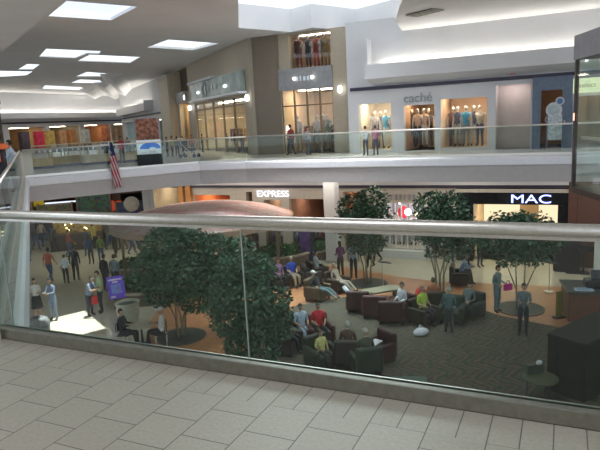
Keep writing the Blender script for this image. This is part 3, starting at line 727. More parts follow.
b = MB(); b.box(hl[6][1], hl[6][1] + .3, -.5, 0, LZ + .4, LZ + 2.9); tag(b.build('display_pier', WHITE, **WL.put()), 'white pier closing the right end of the lower display window', 'pier')
b = MB()
for i in range(8):
    x = hl[6][0] + (hl[6][1] - hl[6][0]) * i / 7; b.box(x - .03, x + .03, .05, .12, LZ + .45, hl[6][3])
tag(b.build('shopfront_frame', FASC, **WL.put()), 'white mullions of the lower display window behind the trees', 'shop frame')
uu, zz = lo(408, 211, 1.0)
for k, (px, py, rr, c, lab) in enumerate(((408, 212, .17, (1, .9, .95), 'biggest, pinkish'), (400, 203, .07, (1, .95, .95), 'small, left'), (413.5, 205, .06, (1, .95, .9), 'small, right'), (417, 214.5, .1, (1, .75, .5), 'warm yellow'))):
    uu, zz = lo(px, py, .25)
    t = thing('spot_lamp', '%s bright lamp glowing in the lower display window' % lab, 'lamp', WL.w(uu, .25, zz), AU)
    b = MB(); b.ell((0, 0, 0), (rr, rr * .6, rr), 12, 8); b.build('bulb', glow('lamp_%d' % k, c, 14 if k == 0 else 8), t)
    b = MB(); b.box(-.02, .02, -.02, .02, rr * .8, rr + .3); b.build('stem', DARK, t)
b = MB(); t = thing('red_poster', 'round red poster beside the bright lamp in the lower window', 'poster', WL.w(*[lo(404, 212, .3)[0], .3, lo(404, 212, .3)[1]]), AU)
b.X = Matrix.Rotation(math.pi / 2, 4, 'X'); b.cyl(0, 0, 0, .03, .32, n=20); b.build('disc', mat('poster_red', (.6, .04, .05), .5, emit=(1, .1, .1), es=.2), t)
# orange columns
for px, lab in ((183.5, 'left one'), (191, 'right one')):
    t = thing('orange_column', 'orange painted column between two lower shops, the %s of the pair' % lab, 'column', WL.w(lu(px, 200), -.15, LZ), AU)
    b = MB(); b.box(-.16, .16, -.1, .12, 0, 4.2); b.build('shaft', mat('column_orange', (.45, .2, .05), .5), t)
    b = MB(); b.box(-.2, .2, -.12, .12, 4.2, 4.4); b.build('capital', WHITE, t)
# white square pillar standing before the shops
p = at(334, 262, LOW)
t = thing('square_pillar', 'white square pillar standing in front of the lower shops', 'pillar', (p.x, p.y, LOW), AU)
b = MB(); b.box(-.3, .3, -.3, .3, .15, 4.3); b.build('shaft', WHITE, t); b = MB(); b.box(-.34, .34, -.34, .34, 0, .15); b.build('base', FGREY, t)
# black shop interior: lit niches
for px, w2, lab in ((486, .9, 'left'), (549, .45, 'right')):
    uu, zz = lo(px, 212, 3.0)
    t = thing('lit_display', 'warm lit display wall inside the black shop, %s side' % lab, 'display', WL.w(max(hl[7][0] + w2 + .05, min(hl[7][1] - w2 - .05, uu)), 3.2, LZ + .01), AU)
    b = MB(); b.box(-w2, w2, 0, .1, .9, 3.4); b.build('light_wall', glow('warm_wall', (1, .78, .5), 1.1), t)
    b = MB(); b.box(-w2, w2, -.35, .1, 0, .9); b.build('cabinet', CASE, t)

# lower left far wall (dark shops)
DL = WF((-34, 36.5), math.radians(13))
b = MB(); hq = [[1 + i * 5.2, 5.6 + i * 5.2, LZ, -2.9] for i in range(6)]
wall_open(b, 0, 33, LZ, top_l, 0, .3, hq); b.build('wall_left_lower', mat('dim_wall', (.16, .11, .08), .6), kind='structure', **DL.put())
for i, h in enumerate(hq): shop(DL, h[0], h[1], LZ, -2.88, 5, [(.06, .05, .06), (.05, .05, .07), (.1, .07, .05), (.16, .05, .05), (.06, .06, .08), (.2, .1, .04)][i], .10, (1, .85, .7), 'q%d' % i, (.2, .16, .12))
for px, py, w2, h2_, c, lab, s in ((32, 203, .75, .5, (.5, .35, .02), 'yellow', .5),):
    uu, zz = DL.m(px, py, -.2)
    tag(MB().box(uu - w2, uu + w2, -.3, -.1, zz - h2_ / 2, zz + h2_ / 2).build('shop_sign', mat('yellow_sign', c, .5, emit=(1, .7, .05), es=.15), **DL.put()), 'yellow sign on the dark lower shops at the far left', 'sign')
for k, (x0_, x1_, py) in enumerate(((45, 80, 203.5), (0, 12, 208), (48, 70, 209.5))):
    u1_, zz = DL.m(x0_, py, -.4); u2_, z2_ = DL.m(x1_, py, -.4)
    tag(MB().box(u1_, u2_, -.5, -.4, zz - .04, zz + .05).build('strip_light', glow('strip', (.8, .85, 1), 1.2), **DL.put()), ['long white strip light over the dark lower shops', 'short strip light at the very left of the lower shops', 'lower strip light under the long one in the dark shops'][k], 'light')
for k, (px, py, c, rr) in enumerate(((110.5, 206, (.7, .1, .05), .45), (119, 206, (.8, .12, .05), .4), (92, 200, (.4, .6, .5), .3), (150, 196, (.3, .5, .7), .4))):
    uu, zz = DL.m(px, py, -.2)
    tag(MB().ell((uu, -.2, zz), (rr, .08, rr * .95), 12, 8).build('round_shop_sign', mat('rsign%d' % k, c, .5, emit=c, es=.35), **DL.put()), ['left red round sign on the dark lower shops', 'right red round sign on the dark lower shops', 'greenish round sign above the dark lower shops', 'blue round sign near the canopy edge'][k], 'sign')
b = MB(); b.ell((0, 0, 0), (.55, .1, .55), 16, 10); p = at(131.5, 205, -2.4)
uu, zz = DL.m(131.5, 204, -1); o = b.build('cream_disc_sign', mat('cream_disc', (.6, .55, .45), .5), loc=DL.w(uu, -1, zz), rz=DL.a); tag(o, 'cream round panel above the edge of the striped canopy', 'sign')

MERCH = []
for k_, cc_ in enumerate(((.10, .12, .2), (.3, .08, .06), (.25, .2, .1), (.12, .2, .14))):
    ma = bpy.data.materials.new('merchandise_%d' % k_); ma.use_nodes = True; nt = ma.node_tree; bs = nt.nodes['Principled BSDF']
    tc = N(nt, 'ShaderNodeTexCoord'); vo = N(nt, 'ShaderNodeTexVoronoi'); vo.inputs['Scale'].default_value = 6.5; nt.links.new(tc.outputs['Object'], vo.inputs['Vector'])
    mx_ = N(nt, 'ShaderNodeMix', data_type='RGBA', blend_type='MULTIPLY'); mx_.inputs['Factor'].default_value = .75; mx_.inputs['A'].default_value = (*[min(1, c * 1.1) for c in cc_], 1)
    nt.links.new(vo.outputs['Color'], mx_.inputs['B']); nt.links.new(mx_.outputs['Result'], bs.inputs['Base Color']); MERCH.append(ma)
for k_ in range(12):
    uu = 2.2 + k_ * 2.55; hh_ = (2.2, 2.7, 2.4, 2.9)[k_ % 4]
    t = thing('merchandise_shelf', '%s merchandise shelf %s full of %s goods along the dark lower shops' % (('low', 'high', 'medium', 'tallest')[k_ % 4], ('at the far left', 'beside it', 'before the middle', 'at the right')[k_ // 3] if k_ // 3 != 1 else 'left of centre', ('blue', 'red', 'ochre', 'green')[k_ % 4]), 'shelf', DL.w(uu, -.75, LZ), DL.a, 'merchandise shelves at the dark lower shops')
    b = MB(); b.box(-1.05, 1.05, -.2, .2, .25, hh_); b.build('goods', MERCH[k_ % 4], t); b = MB(); b.box(-1.15, 1.15, -.25, .25, 0, .25); b.box(-1.15, -1.05, -.25, .25, .25, hh_ + .1); b.box(1.05, 1.15, -.25, .25, .25, hh_ + .1); b.build('frame', MUL, t)
q_ = at(80, 248, LOW)
t = thing('market_kiosk', 'dark market kiosk with rows of tiny warm lights among the distant shoppers', 'kiosk', (q_.x, q_.y, LOW), D(8))
b = MB(); b.box(-1.6, 1.6, -.6, .6, 0, 1.0); b.build('counter', mat('kiosk_dark', (.06, .035, .02), .5), t)
b = MB(); b.box(-1.5, 1.5, .2, .3, 1.0, 1.9); b.build('back_board', mat('kiosk_gold', (.35, .22, .06), .4, var=.7, scale=7), t)
random.seed(3)
for k_ in range(16):
    b = MB(); x_ = random.uniform(-1.45, 1.45); z_ = random.uniform(1.15, 1.85); b.ell((x_, .15, z_), (.05, .04, .05), 8, 5); b.build('bulb', glow('bulb_warm', (1, .8, .45), 7), t)
for x_ in (-1.5, 1.5):
    b = MB(); b.cyl(x_, 0, 1.0, 2.1, .03, n=8); b.build('post', DARK, t)
for px_, lab_ in ((139, 'left'), (146, 'right')):
    uu = DL.u(px_, -2); t = thing('cream_column', 'slim cream column between the dark lower shops and the beige shop, %s one' % lab_, 'column', DL.w(uu, -2, LZ), DL.a)
    b = MB(); b.box(-.22, .22, -.2, .2, .2, 4.4); b.build('shaft', WHITE, t); b = MB(); b.box(-.3, .3, -.28, .28, 0, .2); b.build('base', FGREY, t)
# round canopy pavilion
cen = at(191, 232, -2.8) + Vector((0, 3.4, 0)); cen.z = LOW
cm2 = bpy.data.materials.new('canopy_cloth'); cm2.use_nodes = True; nt = cm2.node_tree; bs = nt.nodes['Principled BSDF']; bs.inputs['Roughness'].default_value = .8
tc = N(nt, 'ShaderNodeTexCoord'); vo = N(nt, 'ShaderNodeTexBrick'); vo.inputs['Scale'].default_value = 1; vo.inputs['Brick Width'].default_value = .9; vo.inputs['Row Height'].default_value = .28
vo.inputs['Color1'].default_value = (.52, .27, .24, 1); vo.inputs['Color2'].default_value = (.5, .45, .44, 1); vo.inputs['Mortar'].default_value = (.4, .22, .2, 1); vo.inputs['Mortar Size'].default_value = .02
nt.links.new(tc.outputs['Object'], vo.inputs['Vector']); nt.links.new(vo.outputs[0], bs.inputs['Base Color'])
t = thing('canopy_pavilion', 'wide low round pavilion roof in mottled red and grey', 'pavilion', cen, 0)
RR = 4.3
b = MB(); b.lathe([(RR, 2.72), (RR, 2.82), (RR * .8, 3.15), (RR * .55, 3.38), (RR * .3, 3.5), (.3, 3.56), (.02, 3.57)], n=40); b.build('roof', cm2, t, smooth=False)
for i in range(8):
    a_ = 2 * math.pi * (i + .5) / 8
    b = MB(); b.tube([(RR * .9 * math.cos(a_), RR * .9 * math.sin(a_), 0), (RR * .9 * math.cos(a_), RR * .9 * math.sin(a_), 2.75)], .07); b.build('post', MUL, t)
b = MB(); b.lathe([(RR - .1, 2.6), (RR + .06, 2.6), (RR + .06, 2.84), (RR - .1, 2.84)], n=40, cap=False); b.build('rim', mat('rim_brown', (.3, .2, .14), .5), t)
for i in range(14):
    a_ = math.radians(-155 + i * 10)
    b = MB(); b.ell(((RR - .3) * math.cos(a_), (RR - .3) * math.sin(a_), 2.58), (.06, .06, .06), 8, 6); b.build('bulb', glow('bulb_w', (1, .93, .85), 12), t)

# ------------------------------------------------------------------ people
def seg_d(p, a, b):
    ab = b - a; t = max(0, min(1, (p - a).dot(ab) / max(1e-9, ab.length_squared))); return (p - a - ab * t).length
_PC = {}
def body_mesh(pose, arms, sleeve, legs, sex):
    key = (pose, arms, sleeve, legs, sex)
    if key in _PC: return _PC[key]
    V = Vector
    lean = {'stand': 0, 'walk': -.06, 'sit': .12, 'recline': .55, 'bend': -.75, 'rail': -.35, 'sitfwd': -.35}[pose]
    seated = pose in ('sit', 'recline', 'sitfwd')
    P = V((0, 0, .55 if seated else .95))
    if pose == 'recline': P = V((0, -.12, .50))
    td = V((0, math.sin(lean), math.cos(lean)))
    sp1 = P + td * .2; ch = P + td * .40; nk = P + td * .545
    hd = nk + V((0, -.02 + math.sin(lean) * .08, .06)); hc_ = hd + V((0, -.015, .10))
    w = .175 if sex == 'm' else .155
    verts = [P, sp1, ch, nk, hd]; rad = [.135, .12 if sex == 'm' else .105, .135 if sex == 'm' else .12, .058, .05]
    edges = [(0, 1), (1, 2), (2, 3), (3, 4)]; seg = ['hip', 'torso', 'torso', 'neck']
    hands = []
    for s in (-1, 1):
        sh = P + td * .47 + V((s * w, 0, 0))
        k = arms
        if arms == 'bag': k = 'down' if s < 0 else 'half'
        if arms == 'phone': k = 'down' if s < 0 else 'phone'
        if k == 'down': el = sh + V((s * .06, .04, -.28)); wr = el + V((0, -.07, -.25))
        elif k == 'half': el = sh + V((s * .06, .03, -.27)); wr = el + V((-s * .03, -.22, -.06))
        elif k == 'fwd': el = sh + V((s * .03, -.1, -.24)); wr = el + V((-s * .07, -.22, .03))
        elif k == 'lap': el = sh + V((s * .07, -.02, -.27)); wr = el + V((-s * .1, -.22, -.06))
        elif k == 'rest': el = sh + V((s * .13, .0, -.25)); wr = el + V((0, -.26, -.0))
        elif k == 'swing': el = sh + V((s * .05, .08 * s, -.27)); wr = el + V((0, -.1 + .1 * s, -.22))
        elif k == 'hips': el = sh + V((s * .16, .06, -.24)); wr = el + V((-s * .12, -.1, -.18))
        else: el = sh + V((s * .1, -.12, -.2)); wr = el + V((-s * .12, -.06, .26))
        ha = wr + (wr - el).normalized() * .07
        n0 = len(verts); verts += [sh, el, wr, ha]; rad += [.062, .046, .033, .03]
        edges += [(2, n0), (n0, n0 + 1), (n0 + 1, n0 + 2), (n0 + 2, n0 + 3)]; seg += ['torso', 'uarm', 'farm', 'hand']
        hands.append((ha, (ha - wr).normalized(), s))
    for s in (-1, 1):
        hp = P + V((s * .085, 0, -.05))
        if pose in ('sit', 'sitfwd'): kn = V((s * .12, -.44, .53)); an_ = V((s * .12, -.46 + .05 * s, .1))
        elif pose == 'recline': kn = V((s * .12, -.58, .50)); an_ = V((s * .1, -.96, .17))
        elif pose == 'walk': kn = V((s * .09, -.1 - .1 * s, .5)); an_ = V((s * .08, .02 - .24 * s, .09 if s > 0 else .12))
        elif pose == 'bend': kn = V((s * .1, .03, .5)); an_ = V((s * .11, .1, .08)); 
        else: kn = V((s * .1, -.02, .5)); an_ = V((s * .11, .02, .08))
        to = an_ + V((s * .02, -.16, -.05)); to.z = max(.035, to.z)
        if pose == 'recline': to = an_ + V((s * .03, -.1, .08))
        n0 = len(verts); verts += [hp, kn, an_, to]; rad += [.095, .062, .043, .036]
        edges += [(0, n0), (n0, n0 + 1), (n0 + 1, n0 + 2), (n0 + 2, n0 + 3)]; seg += ['hip', 'thigh', 'shin', 'foot']
    me = bpy.data.meshes.new('b'); me.from_pydata([tuple(v) for v in verts], edges, []); o = bpy.data.objects.new('b', me); COL.objects.link(o)
    md = o.modifiers.new('s', 'SKIN'); md.use_smooth_shade = True
    for i, sv in enumerate(me.skin_vertices[0].data):
        k = 1.12 if (legs == 'trousers' and i >= 13) else 1.0
        sv.radius = (rad[i] * k, rad[i] * k); sv.use_root = (i == 0)
    o.modifiers.new('ss', 'SUBSURF').levels = 1
    bpy.context.view_layer.update()
    em = bpy.data.meshes.new_from_object(o.evaluated_get(bpy.context.evaluated_depsgraph_get()))
    bpy.data.objects.remove(o)
    B = MB(); names = {'torso': 1, 'hip': 2, 'neck': 0, 'uarm': 1 if sleeve != 'none' else 0, 'farm': 1 if sleeve == 'long' else 0, 'hand': 0, 'thigh': 2, 'shin': 2 if legs == 'trousers' else 0, 'foot': 3}
    vv = [v.co.copy() for v in em.vertices]
    B.v = [tuple(v) for v in vv]
    for pl_ in em.polygons:
        c = pl_.center; best = min(range(len(edges)), key=lambda i: seg_d(c, verts[edges[i][0]], verts[edges[i][1]]) - .3 * min(rad[edges[i][0]], rad[edges[i][1]]))
        B.f.append(tuple(pl_.vertices)); mi = names[seg[best]]
        if seg[best] in ('hip',) and (c - P).dot(td) > .02: mi = 1
        B.m.append(mi)
    # head
    def hv(q):
        return q
    n0 = len(B.v); B.ell(hc_, (.073, .092, .112), 14, 10, 0)
    for i in range(n0, len(B.v)):
        x, y, z = Vector(B.v[i]) - hc_
        if z < -.03: x *= .86; y = y * .9 - .006 if y < 0 else y * .8        # jaw
        B.v[i] = (hc_.x + x, hc_.y + y, hc_.z + z)
    B.ell(hc_ + V((0, -.095, -.015)), (.013, .02, .022), 6, 4, 0)      # nose
    for s in (-1, 1):
        B.ell(hc_ + V((s * .028, -.082, .012)), (.012, .008, .007), 6, 4, 4)   # eyes
        B.ell(hc_ + V((s * .074, .005, -.008)), (.01, .018, .028), 6, 4, 0)   # ears
    B.ell(hc_ + V((0, -.083, -.055)), (.022, .008, .006), 6, 4, 5)      # mouth
    for ha, d, s in hands:
        side = V((s, 0, 0)); side = (side - d * side.dot(d)).normalized(); fr = d.cross(side)
        for k in range(4):
            base = ha + fr * ((k - 1.5) * .018); ln = (.06, .07, .066, .052)[k]
            B.tube([base, base + d * ln * .55 - side * .004, base + d * ln - side * .02], [.009, .008, .006], 5, 0)
        B.tube([ha - d * .03 + fr * (-.03), ha + fr * (-.05) + d * .005, ha + fr * (-.052) + d * .035], [.011, .009, .007], 5, 0)
    _PC[key] = (B, hc_.copy(), P.copy())
    return _PC[key]
SK = {'l': (.48, .30, .21), 'm': (.36, .21, .14), 'd': (.12, .07, .045)}
def cmat(c, kind='cloth'): return mat('%s_%d_%d_%d' % (kind, *[int(x * 100) for x in c]), c, .8, var=.2, scale=14)
def person(label, loc, face=0., h=1.7, pose='stand', arms='down', top=(.2, .2, .2), bot=(.05, .06, .1), skin='l', hair=(.05, .03, .02), sleeve='long', legs='trousers',
           shoes=(.03, .03, .03), sex='m', hairlen=0, hat=None, skirt=None, group=None, name='person', cat='person'):
    B, hc_, P = body_mesh(pose, arms, sleeve, legs, sex)
    k = h / 1.75
    t = thing(name, label, cat, loc, face, group); t.scale = (k, k, k)
    ms = [cmat(SK[skin], 'skin') if isinstance(skin, str) else cmat(skin, 'skin'), cmat(top), cmat(bot), cmat(shoes, 'shoe'), mat('eye_dark', (.02, .02, .02), .3), mat('lip', (.3, .1, .09), .5)]
    B.build('body', ms, t, smooth=True)
    if hair is not None:
        low = -.16 if hairlen else -.06
        b = MB(); b.ell(hc_ + Vector((0, .008, .012)), (.083, .1, .115), 14, 10, keep=lambda v: (v.z > .03 or v.y > .01) and v.z > -.075)
        if hairlen: b.ell(hc_ + Vector((0, .055, -.09)), (.075, .05, .13), 10, 8)
        b.build('hair', cmat(hair, 'hair'), t, smooth=True)
    if hat:
        b = MB(); b.ell(hc_ + Vector((0, .0, .04)), (.09, .108, .095), 14, 8, keep=lambda v: v.z > -.01); b.box(-.06, .06, hc_.y - .19, hc_.y - .07, hc_.z + .035, hc_.z + .048)
        b.build('cap', cmat(hat, 'cap'), t, smooth=False)
    if skirt:
        b = MB()
        if pose in ('stand', 'walk', 'bend', 'rail'):
            b.lathe([(.14, P.z + .08), (.18, P.z - .05), (.2, P.z - .25), (.23, .5)], n=18, cap=False)
        b.build('skirt', cmat(skirt), t, smooth=True, solid=.01)
    return t

PRM = []
def low_p(label, px, py, **k): p = at(px, py, LOW); return person(label, (p.x, p.y, LOW + (.02 if k.pop('cz', 0) else .001)), **k)
BLK = (.02, .02, .025); JEAN = (.06, .09, .18); KH = (.38, .32, .22); WH = (.6, .6, .6)
low_p('woman in white blouse and black skirt standing in the sunlit patch', 39, 319, face=D(20), h=1.66, arms='fwd', top=(.65, .62, .6), bot=BLK, sleeve='short', legs='skirt', skirt=BLK, sex='f', hairlen=1, hair=(.02, .015, .01))
low_p('woman in blue grey jacket and jeans beside the woman in white', 55, 320, face=D(-15), h=1.7, arms='fwd', top=(.16, .2, .28), bot=(.16, .2, .28), sex='f', hairlen=1, hair=(.02, .015, .01))
low_p('man in orange red shirt and jeans walking away at the left', 51, 283, face=D(170), h=1.75, pose='walk', arms='swing', top=(.45, .09, .04), bot=JEAN, sleeve='short')
low_p('boy in white shirt and dark trousers next to the man in orange', 67, 284, face=D(185), h=1.45, top=(.62, .65, .68), bot=BLK, sleeve='short')
low_p('tall man all in black beside the boy in white', 77, 281, face=D(180), h=1.78, top=BLK, bot=(.04, .035, .03))
low_p('woman in grey blue top bending forward with a red bag', 91, 316, face=D(70), h=1.68, pose='rail', arms='fwd', top=(.22, .26, .36), bot=(.04, .04, .06), sex='f', sleeve='short')
low_p('man in pale green shirt and black trousers beside the bending woman', 102, 313, face=D(-60), h=1.75, top=(.42, .55, .3), bot=BLK, sleeve='short', arms='half')
low_p('person in dark coat standing left of the purple sign', 107, 292, face=D(150), h=1.75, top=(.03, .025, .03), bot=BLK)
low_p('person in grey sweater standing behind the purple sign', 117, 291, face=D(170), h=1.7, top=(.2, .24, .27), bot=BLK, hair=(.06, .04, .03))
b = MB(); p = at(97, 314, LOW); t = thing('handbag', 'bright red bag held by the bending woman', 'bag', (p.x, p.y - .1, LOW + .45), D(20))
b.box(-.13, .13, -.06, .06, 0, .34); b.build('bag_body', cmat((.6, .03, .04)), t, bevel=.02)
b = MB(); b.tube([(-.08, 0, .34), (-.06, 0, .48), (.06, 0, .48), (.08, 0, .34)], .012); b.build('strap', cmat((.4, .02, .03)), t)
# back crowd
CROWD = [(30, 262, (.1, .1, .12)), (36, 250, (.05, .05, .06)), (43, 247, (.45, .33, .22)), (56, 252, (.06, .05, .05)), (66, 247, (.12, .09, .1)), (70, 257, (.3, .07, .05)), (88, 256, (.06, .06, .08)), (92, 264, (.04, .06, .13)), (96, 252, (.4, .32, .08)), (102, 263, (.2, .28, .08)),
         (110, 250, (.1, .1, .1)), (116, 258, (.05, .05, .05)), (124, 250, (.05, .05, .06)), (132, 254, (.14, .18, .24)), (139, 249, (.3, .1, .06)), (47, 240, (.05, .05, .08)), (72, 241, (.1, .12, .2)), (118, 242, (.22, .05, .05)), (104, 243, (.3, .12, .1))]
CROWD += [(28, 243, (.05, .05, .05)), (34, 238, (.3, .2, .1)), (41, 236, (.06, .06, .1)), (52, 236, (.1, .06, .05)), (59, 243, (.18, .2, .24)), (83, 239, (.05, .04, .04)), (90, 237, (.35, .1, .05)), (98, 240, (.1, .12, .1)), (111, 237, (.05, .05, .1)), (123, 239, (.3, .28, .25)), (130, 242, (.07, .05, .05)), (136, 238, (.05, .07, .05)), (145, 244, (.4, .3, .15))]
def cname(c):
    if max(c) < .11: return ('dark blue' if c[2] > c[0] + .03 else 'dark brown' if c[0] > c[2] + .015 else 'near black')
    if c[0] > 2 * c[1]: return 'red'
    if c[0] > c[2] * 1.6: return 'mustard' if c[1] > .3 and c[2] < .15 else 'tan'
    if c[1] > c[0] and c[1] > c[2]: return 'olive green'
    return 'grey blue' if c[2] > c[0] + .03 else 'grey'
NEARBY = [(30, 'beside the white slab edge'), (45, 'behind the man in orange'), (62, 'left of the market kiosk'), (95, 'at the market kiosk'), (120, 'right of the market kiosk'), (200, 'beside the canopy edge')]
for i, (px, py, c) in enumerate(CROWD):
    py = max(py, 240)
    low_p('distant shopper in %s top %s, %s' % (cname(c), next(t_ for x_, t_ in NEARBY if px <= x_ + .1), 'back row' if py < 243 else 'middle row' if py < 252 else 'front row'), px, py, face=D(random.choice((0, 60, 120, 180, 240, 300))), h=random.uniform(1.58, 1.8), pose=random.choice(('stand', 'walk')), arms=random.choice(('down', 'half', 'swing')), top=c, bot=random.choice((BLK, JEAN, (.08, .06, .05))), skin=random.choice('lmd'), sex=random.choice('mf'), group='distant shoppers on the lower level')
# people on the right side of lower level
def purple_back(): pass
low_p('woman in purple top with shoulder bag standing near the square pillar', 341, 277, face=D(200), h=1.68, top=(.16, .04, .14), bot=(.03, .025, .02), sex='f', arms='half', hair=(.03, .02, .015), hairlen=1)
low_p('man in light blue shirt standing with the woman in purple', 354, 279, face=D(170), h=1.76, top=(.28, .36, .45), bot=(.03, .04, .05), hair=(.1, .08, .06))
low_p('person in black walking past the display window', 371, 268, face=D(-70), h=1.72, pose='walk', arms='swing', top=BLK, bot=BLK)
low_p('person in dark coat and red scarf walking by the display window', 378, 262, face=D(-80), h=1.7, pose='walk', arms='swing', top=(.1, .02, .02), bot=BLK)
low_p('person in white shirt standing in front of the black shop', 467, 265, face=D(120), h=1.7, top=(.5, .56, .62), bot=BLK)
low_p('person in black with tan cap standing by the black shop entrance', 480, 267, face=D(30), h=1.76, top=(.02, .025, .02), bot=BLK, arms='fwd', hat=(.45, .25, .14))
low_p('person in grey green clothes holding a pink item under the tree', 497, 312, face=D(40), h=1.74, top=(.15, .19, .19), bot=(.13, .19, .22), arms='half')
low_p('man in grey jacket and dark trousers standing on the carpet near the tree grate', 523, 335, face=D(-20), h=1.74, top=(.13, .16, .17), bot=(.03, .035, .05), arms='fwd', hair=(.05, .045, .04))
low_p('person in dark suit standing left of the black display column', 258, 256, face=D(100), h=1.72, top=(.08, .07, .06), bot=(.05, .05, .04))
low_p('person in red top walking behind the curved planter', 249, 255, face=D(60), h=1.66, top=(.35, .05, .06), bot=BLK, sex='f')
t = thing('shopping_bag', 'small magenta bag held under the tree on the right', 'bag', at(508, 287, LOW + .95), D(20))
b = MB(); b.box(-.17, .17, -.05, .05, -.12, .12); b.build('bag_body', cmat((.55, .02, .22)), t, bevel=.02)
b = MB(); b.tube([(-.08, 0, .12), (-.04, 0, .24), (.04, 0, .24), (.08, 0, .12)], .012); b.build('strap', cmat((.3, .02, .12)), t)

# ------------------------------------------------------------------ seating
def armchair(label, px, py, face, col, group='lounge armchairs on the lower level', w=.86, rug=True, name='armchair', cat='armchair'):
    p = at(px, py, LOW)
    t = thing(name, label, cat, (p.x, p.y, LOW + (.02 if rug else .008)), face, group)
    mm = mat('leather_%d_%d_%d' % tuple(int(c * 200) for c in col), tuple(c * .62 for c in col), .5, var=.25, scale=5)
    h = w / 2
    b = MB(); b.box(-h + .13, h - .13, -.38, .3, .12, .43); b.build('seat', mm, t, bevel=.04)
    b = MB(); b.box(-h + .04, h - .04, .26, .46, .12, .88); b.build('backrest', mm, t, bevel=.07)
    for s in (-1, 1):
        b = MB(); x = s * (h - .07); b.box(x - .08, x + .08, -.4, .36, .12, .62); b.build('armrest', mm, t, bevel=.05)
        for y in (-.33, .36):
            b = MB(); b.cyl(s * (h - .1), y, 0, .13, .025, .035, 8); b.build('leg', DARK, t)
    return t
def seated(label, px, py, face, dz=0, **k):
    p = at(px, py, LOW); off = Vector((math.sin(face), -math.cos(face), 0)) * (-.02)
    return person(label, (p.x + off.x, p.y + off.y, LOW + .02 + dz), face=face, **k)
MAR = (.075, .018, .018); BRN = (.045, .028, .02); GRN = (.045, .06, .035); RED = (.09, .02, .018)
armchair('tan brown armchair under the reclining man with cap', 318, 300, D(55), (.15, .10, .05))
seated('man in black with white cap reclining in the tan brown armchair', 318, 300, D(55), pose='recline', arms='rest', top=BLK, bot=(.1, .16, .18), hat=(.5, .5, .48), hair=None)
armchair('dark armchair under the reclining woman in pale clothes', 338, 292, D(45), BRN)
seated('woman in pale clothes reclining with a white bag on her lap', 338, 292, D(45), pose='recline', arms='lap', top=(.32, .26, .2), bot=(.35, .3, .25), sex='f', hair=(.25, .14, .08))
armchair('red brown armchair under the man in the red shirt', 320, 342, D(15), RED)
seated('man in bright red shirt seated in a red brown armchair', 320, 342, D(15), pose='sit', arms='lap', top=(.6, .02, .04), bot=BLK, sleeve='short', hair=(.04, .03, .02))
armchair('brown armchair under the person in white and blue', 303, 343, D(25), BRN)
seated('person in white and blue shirt seated beside the man in red', 303, 343, D(25), pose='sit', arms='lap', top=(.45, .55, .68), bot=(.4, .45, .55), sleeve='short', hair=BLK)
armchair('dark armchair partly hidden by the leafy tree in front', 287, 352, D(60), BRN)
seated('person in dark clothes in the chair closest to the leafy tree', 288, 351, D(60), pose='sit', arms='lap', top=(.07, .03, .03), bot=BLK)
armchair('green armchair under the child in yellow', 322, 366, D(30), GRN)
seated('child in pale yellow shirt seated in the green armchair', 323, 366, D(30), h=1.4, pose='sit', arms='lap', top=(.62, .58, .22), bot=BLK, sleeve='short', hair=(.12, .07, .04))
armchair('maroon armchair behind the two grey haired people', 378, 361, D(-60), MAR)
armchair('dark green armchair under the man in a pale cap', 366, 372, D(190), GRN)
seated('man in pale cap and dark green clothes seen from behind', 366, 372, D(190), pose='sit', arms='lap', top=(.07, .075, .045), bot=(.07, .07, .05), hat=(.42, .4, .34), hair=None)
armchair('brown armchair under the bald man', 349, 364, D(170), BRN)
seated('bald man in brown jacket facing away beside the pale cap', 349, 363, D(170), pose='sit', arms='lap', top=(.1, .055, .035), bot=BLK, hair=(.4, .38, .36))
# maroon row
for k, (px, py, lab) in enumerate(((360, 311, 'leftmost'), (376, 316, 'middle'), (392, 322, 'rightmost'))):
    armchair('maroon armchair seen from behind, %s of the row beside the coffee table' % lab, px, py, D(165), MAR if k != 1 else (.10, .02, .025), w=.95)
seated('man in white shirt and dark vest seated in the maroon row', 401, 318, D(-60), pose='sit', arms='lap', top=(.6, .62, .66), bot=(.05, .07, .11), sleeve='long')
armchair('dark armchair under the man in the white shirt', 401, 318, D(-60), MAR)
armchair('black armchair under the person in lime green', 424, 324, D(35), BRN)
seated('person in lime green shirt seated with a black cover', 424, 323, D(35), pose='sit', arms='lap', top=(.4, .55, .06), bot=BLK, sleeve='short', hair=(.2, .13, .08))
seated('person in orange shirt seated behind the lime green shirt', 433, 312, D(180), pose='sit', arms='lap', top=(.4, .14, .07), bot=BLK, sleeve='short')
armchair('brown armchair under the person in orange', 433, 312, D(180), BRN)
armchair('empty dark green armchair behind the standing grey haired person', 452, 322, D(-25), GRN)
low_p('grey haired person in dark teal sweater standing beside the lime green shirt', 449, 334, cz=1, face=D(160), h=1.6, arms='half', top=(.06, .12, .12), bot=(.04, .05, .05), hair=(.35, .4, .36))
armchair('dark armchair right of the grey haired person', 470, 317, D(-50), (.05, .06, .05))
seated('person in grey green jacket with blue bundle, right of the grey haired person', 467, 316, D(-50), pose='recline', arms='lap', top=(.1, .13, .14), bot=(.15, .2, .28))
armchair('black armchair under the person in light blue by the tree stems', 461, 285, D(70), BRN, rug=False)
seated('person in light blue shirt leaning forward near the tree stems', 461, 284, D(70), pose='sitfwd', arms='fwd', top=(.2, .3, .5), bot=BLK)
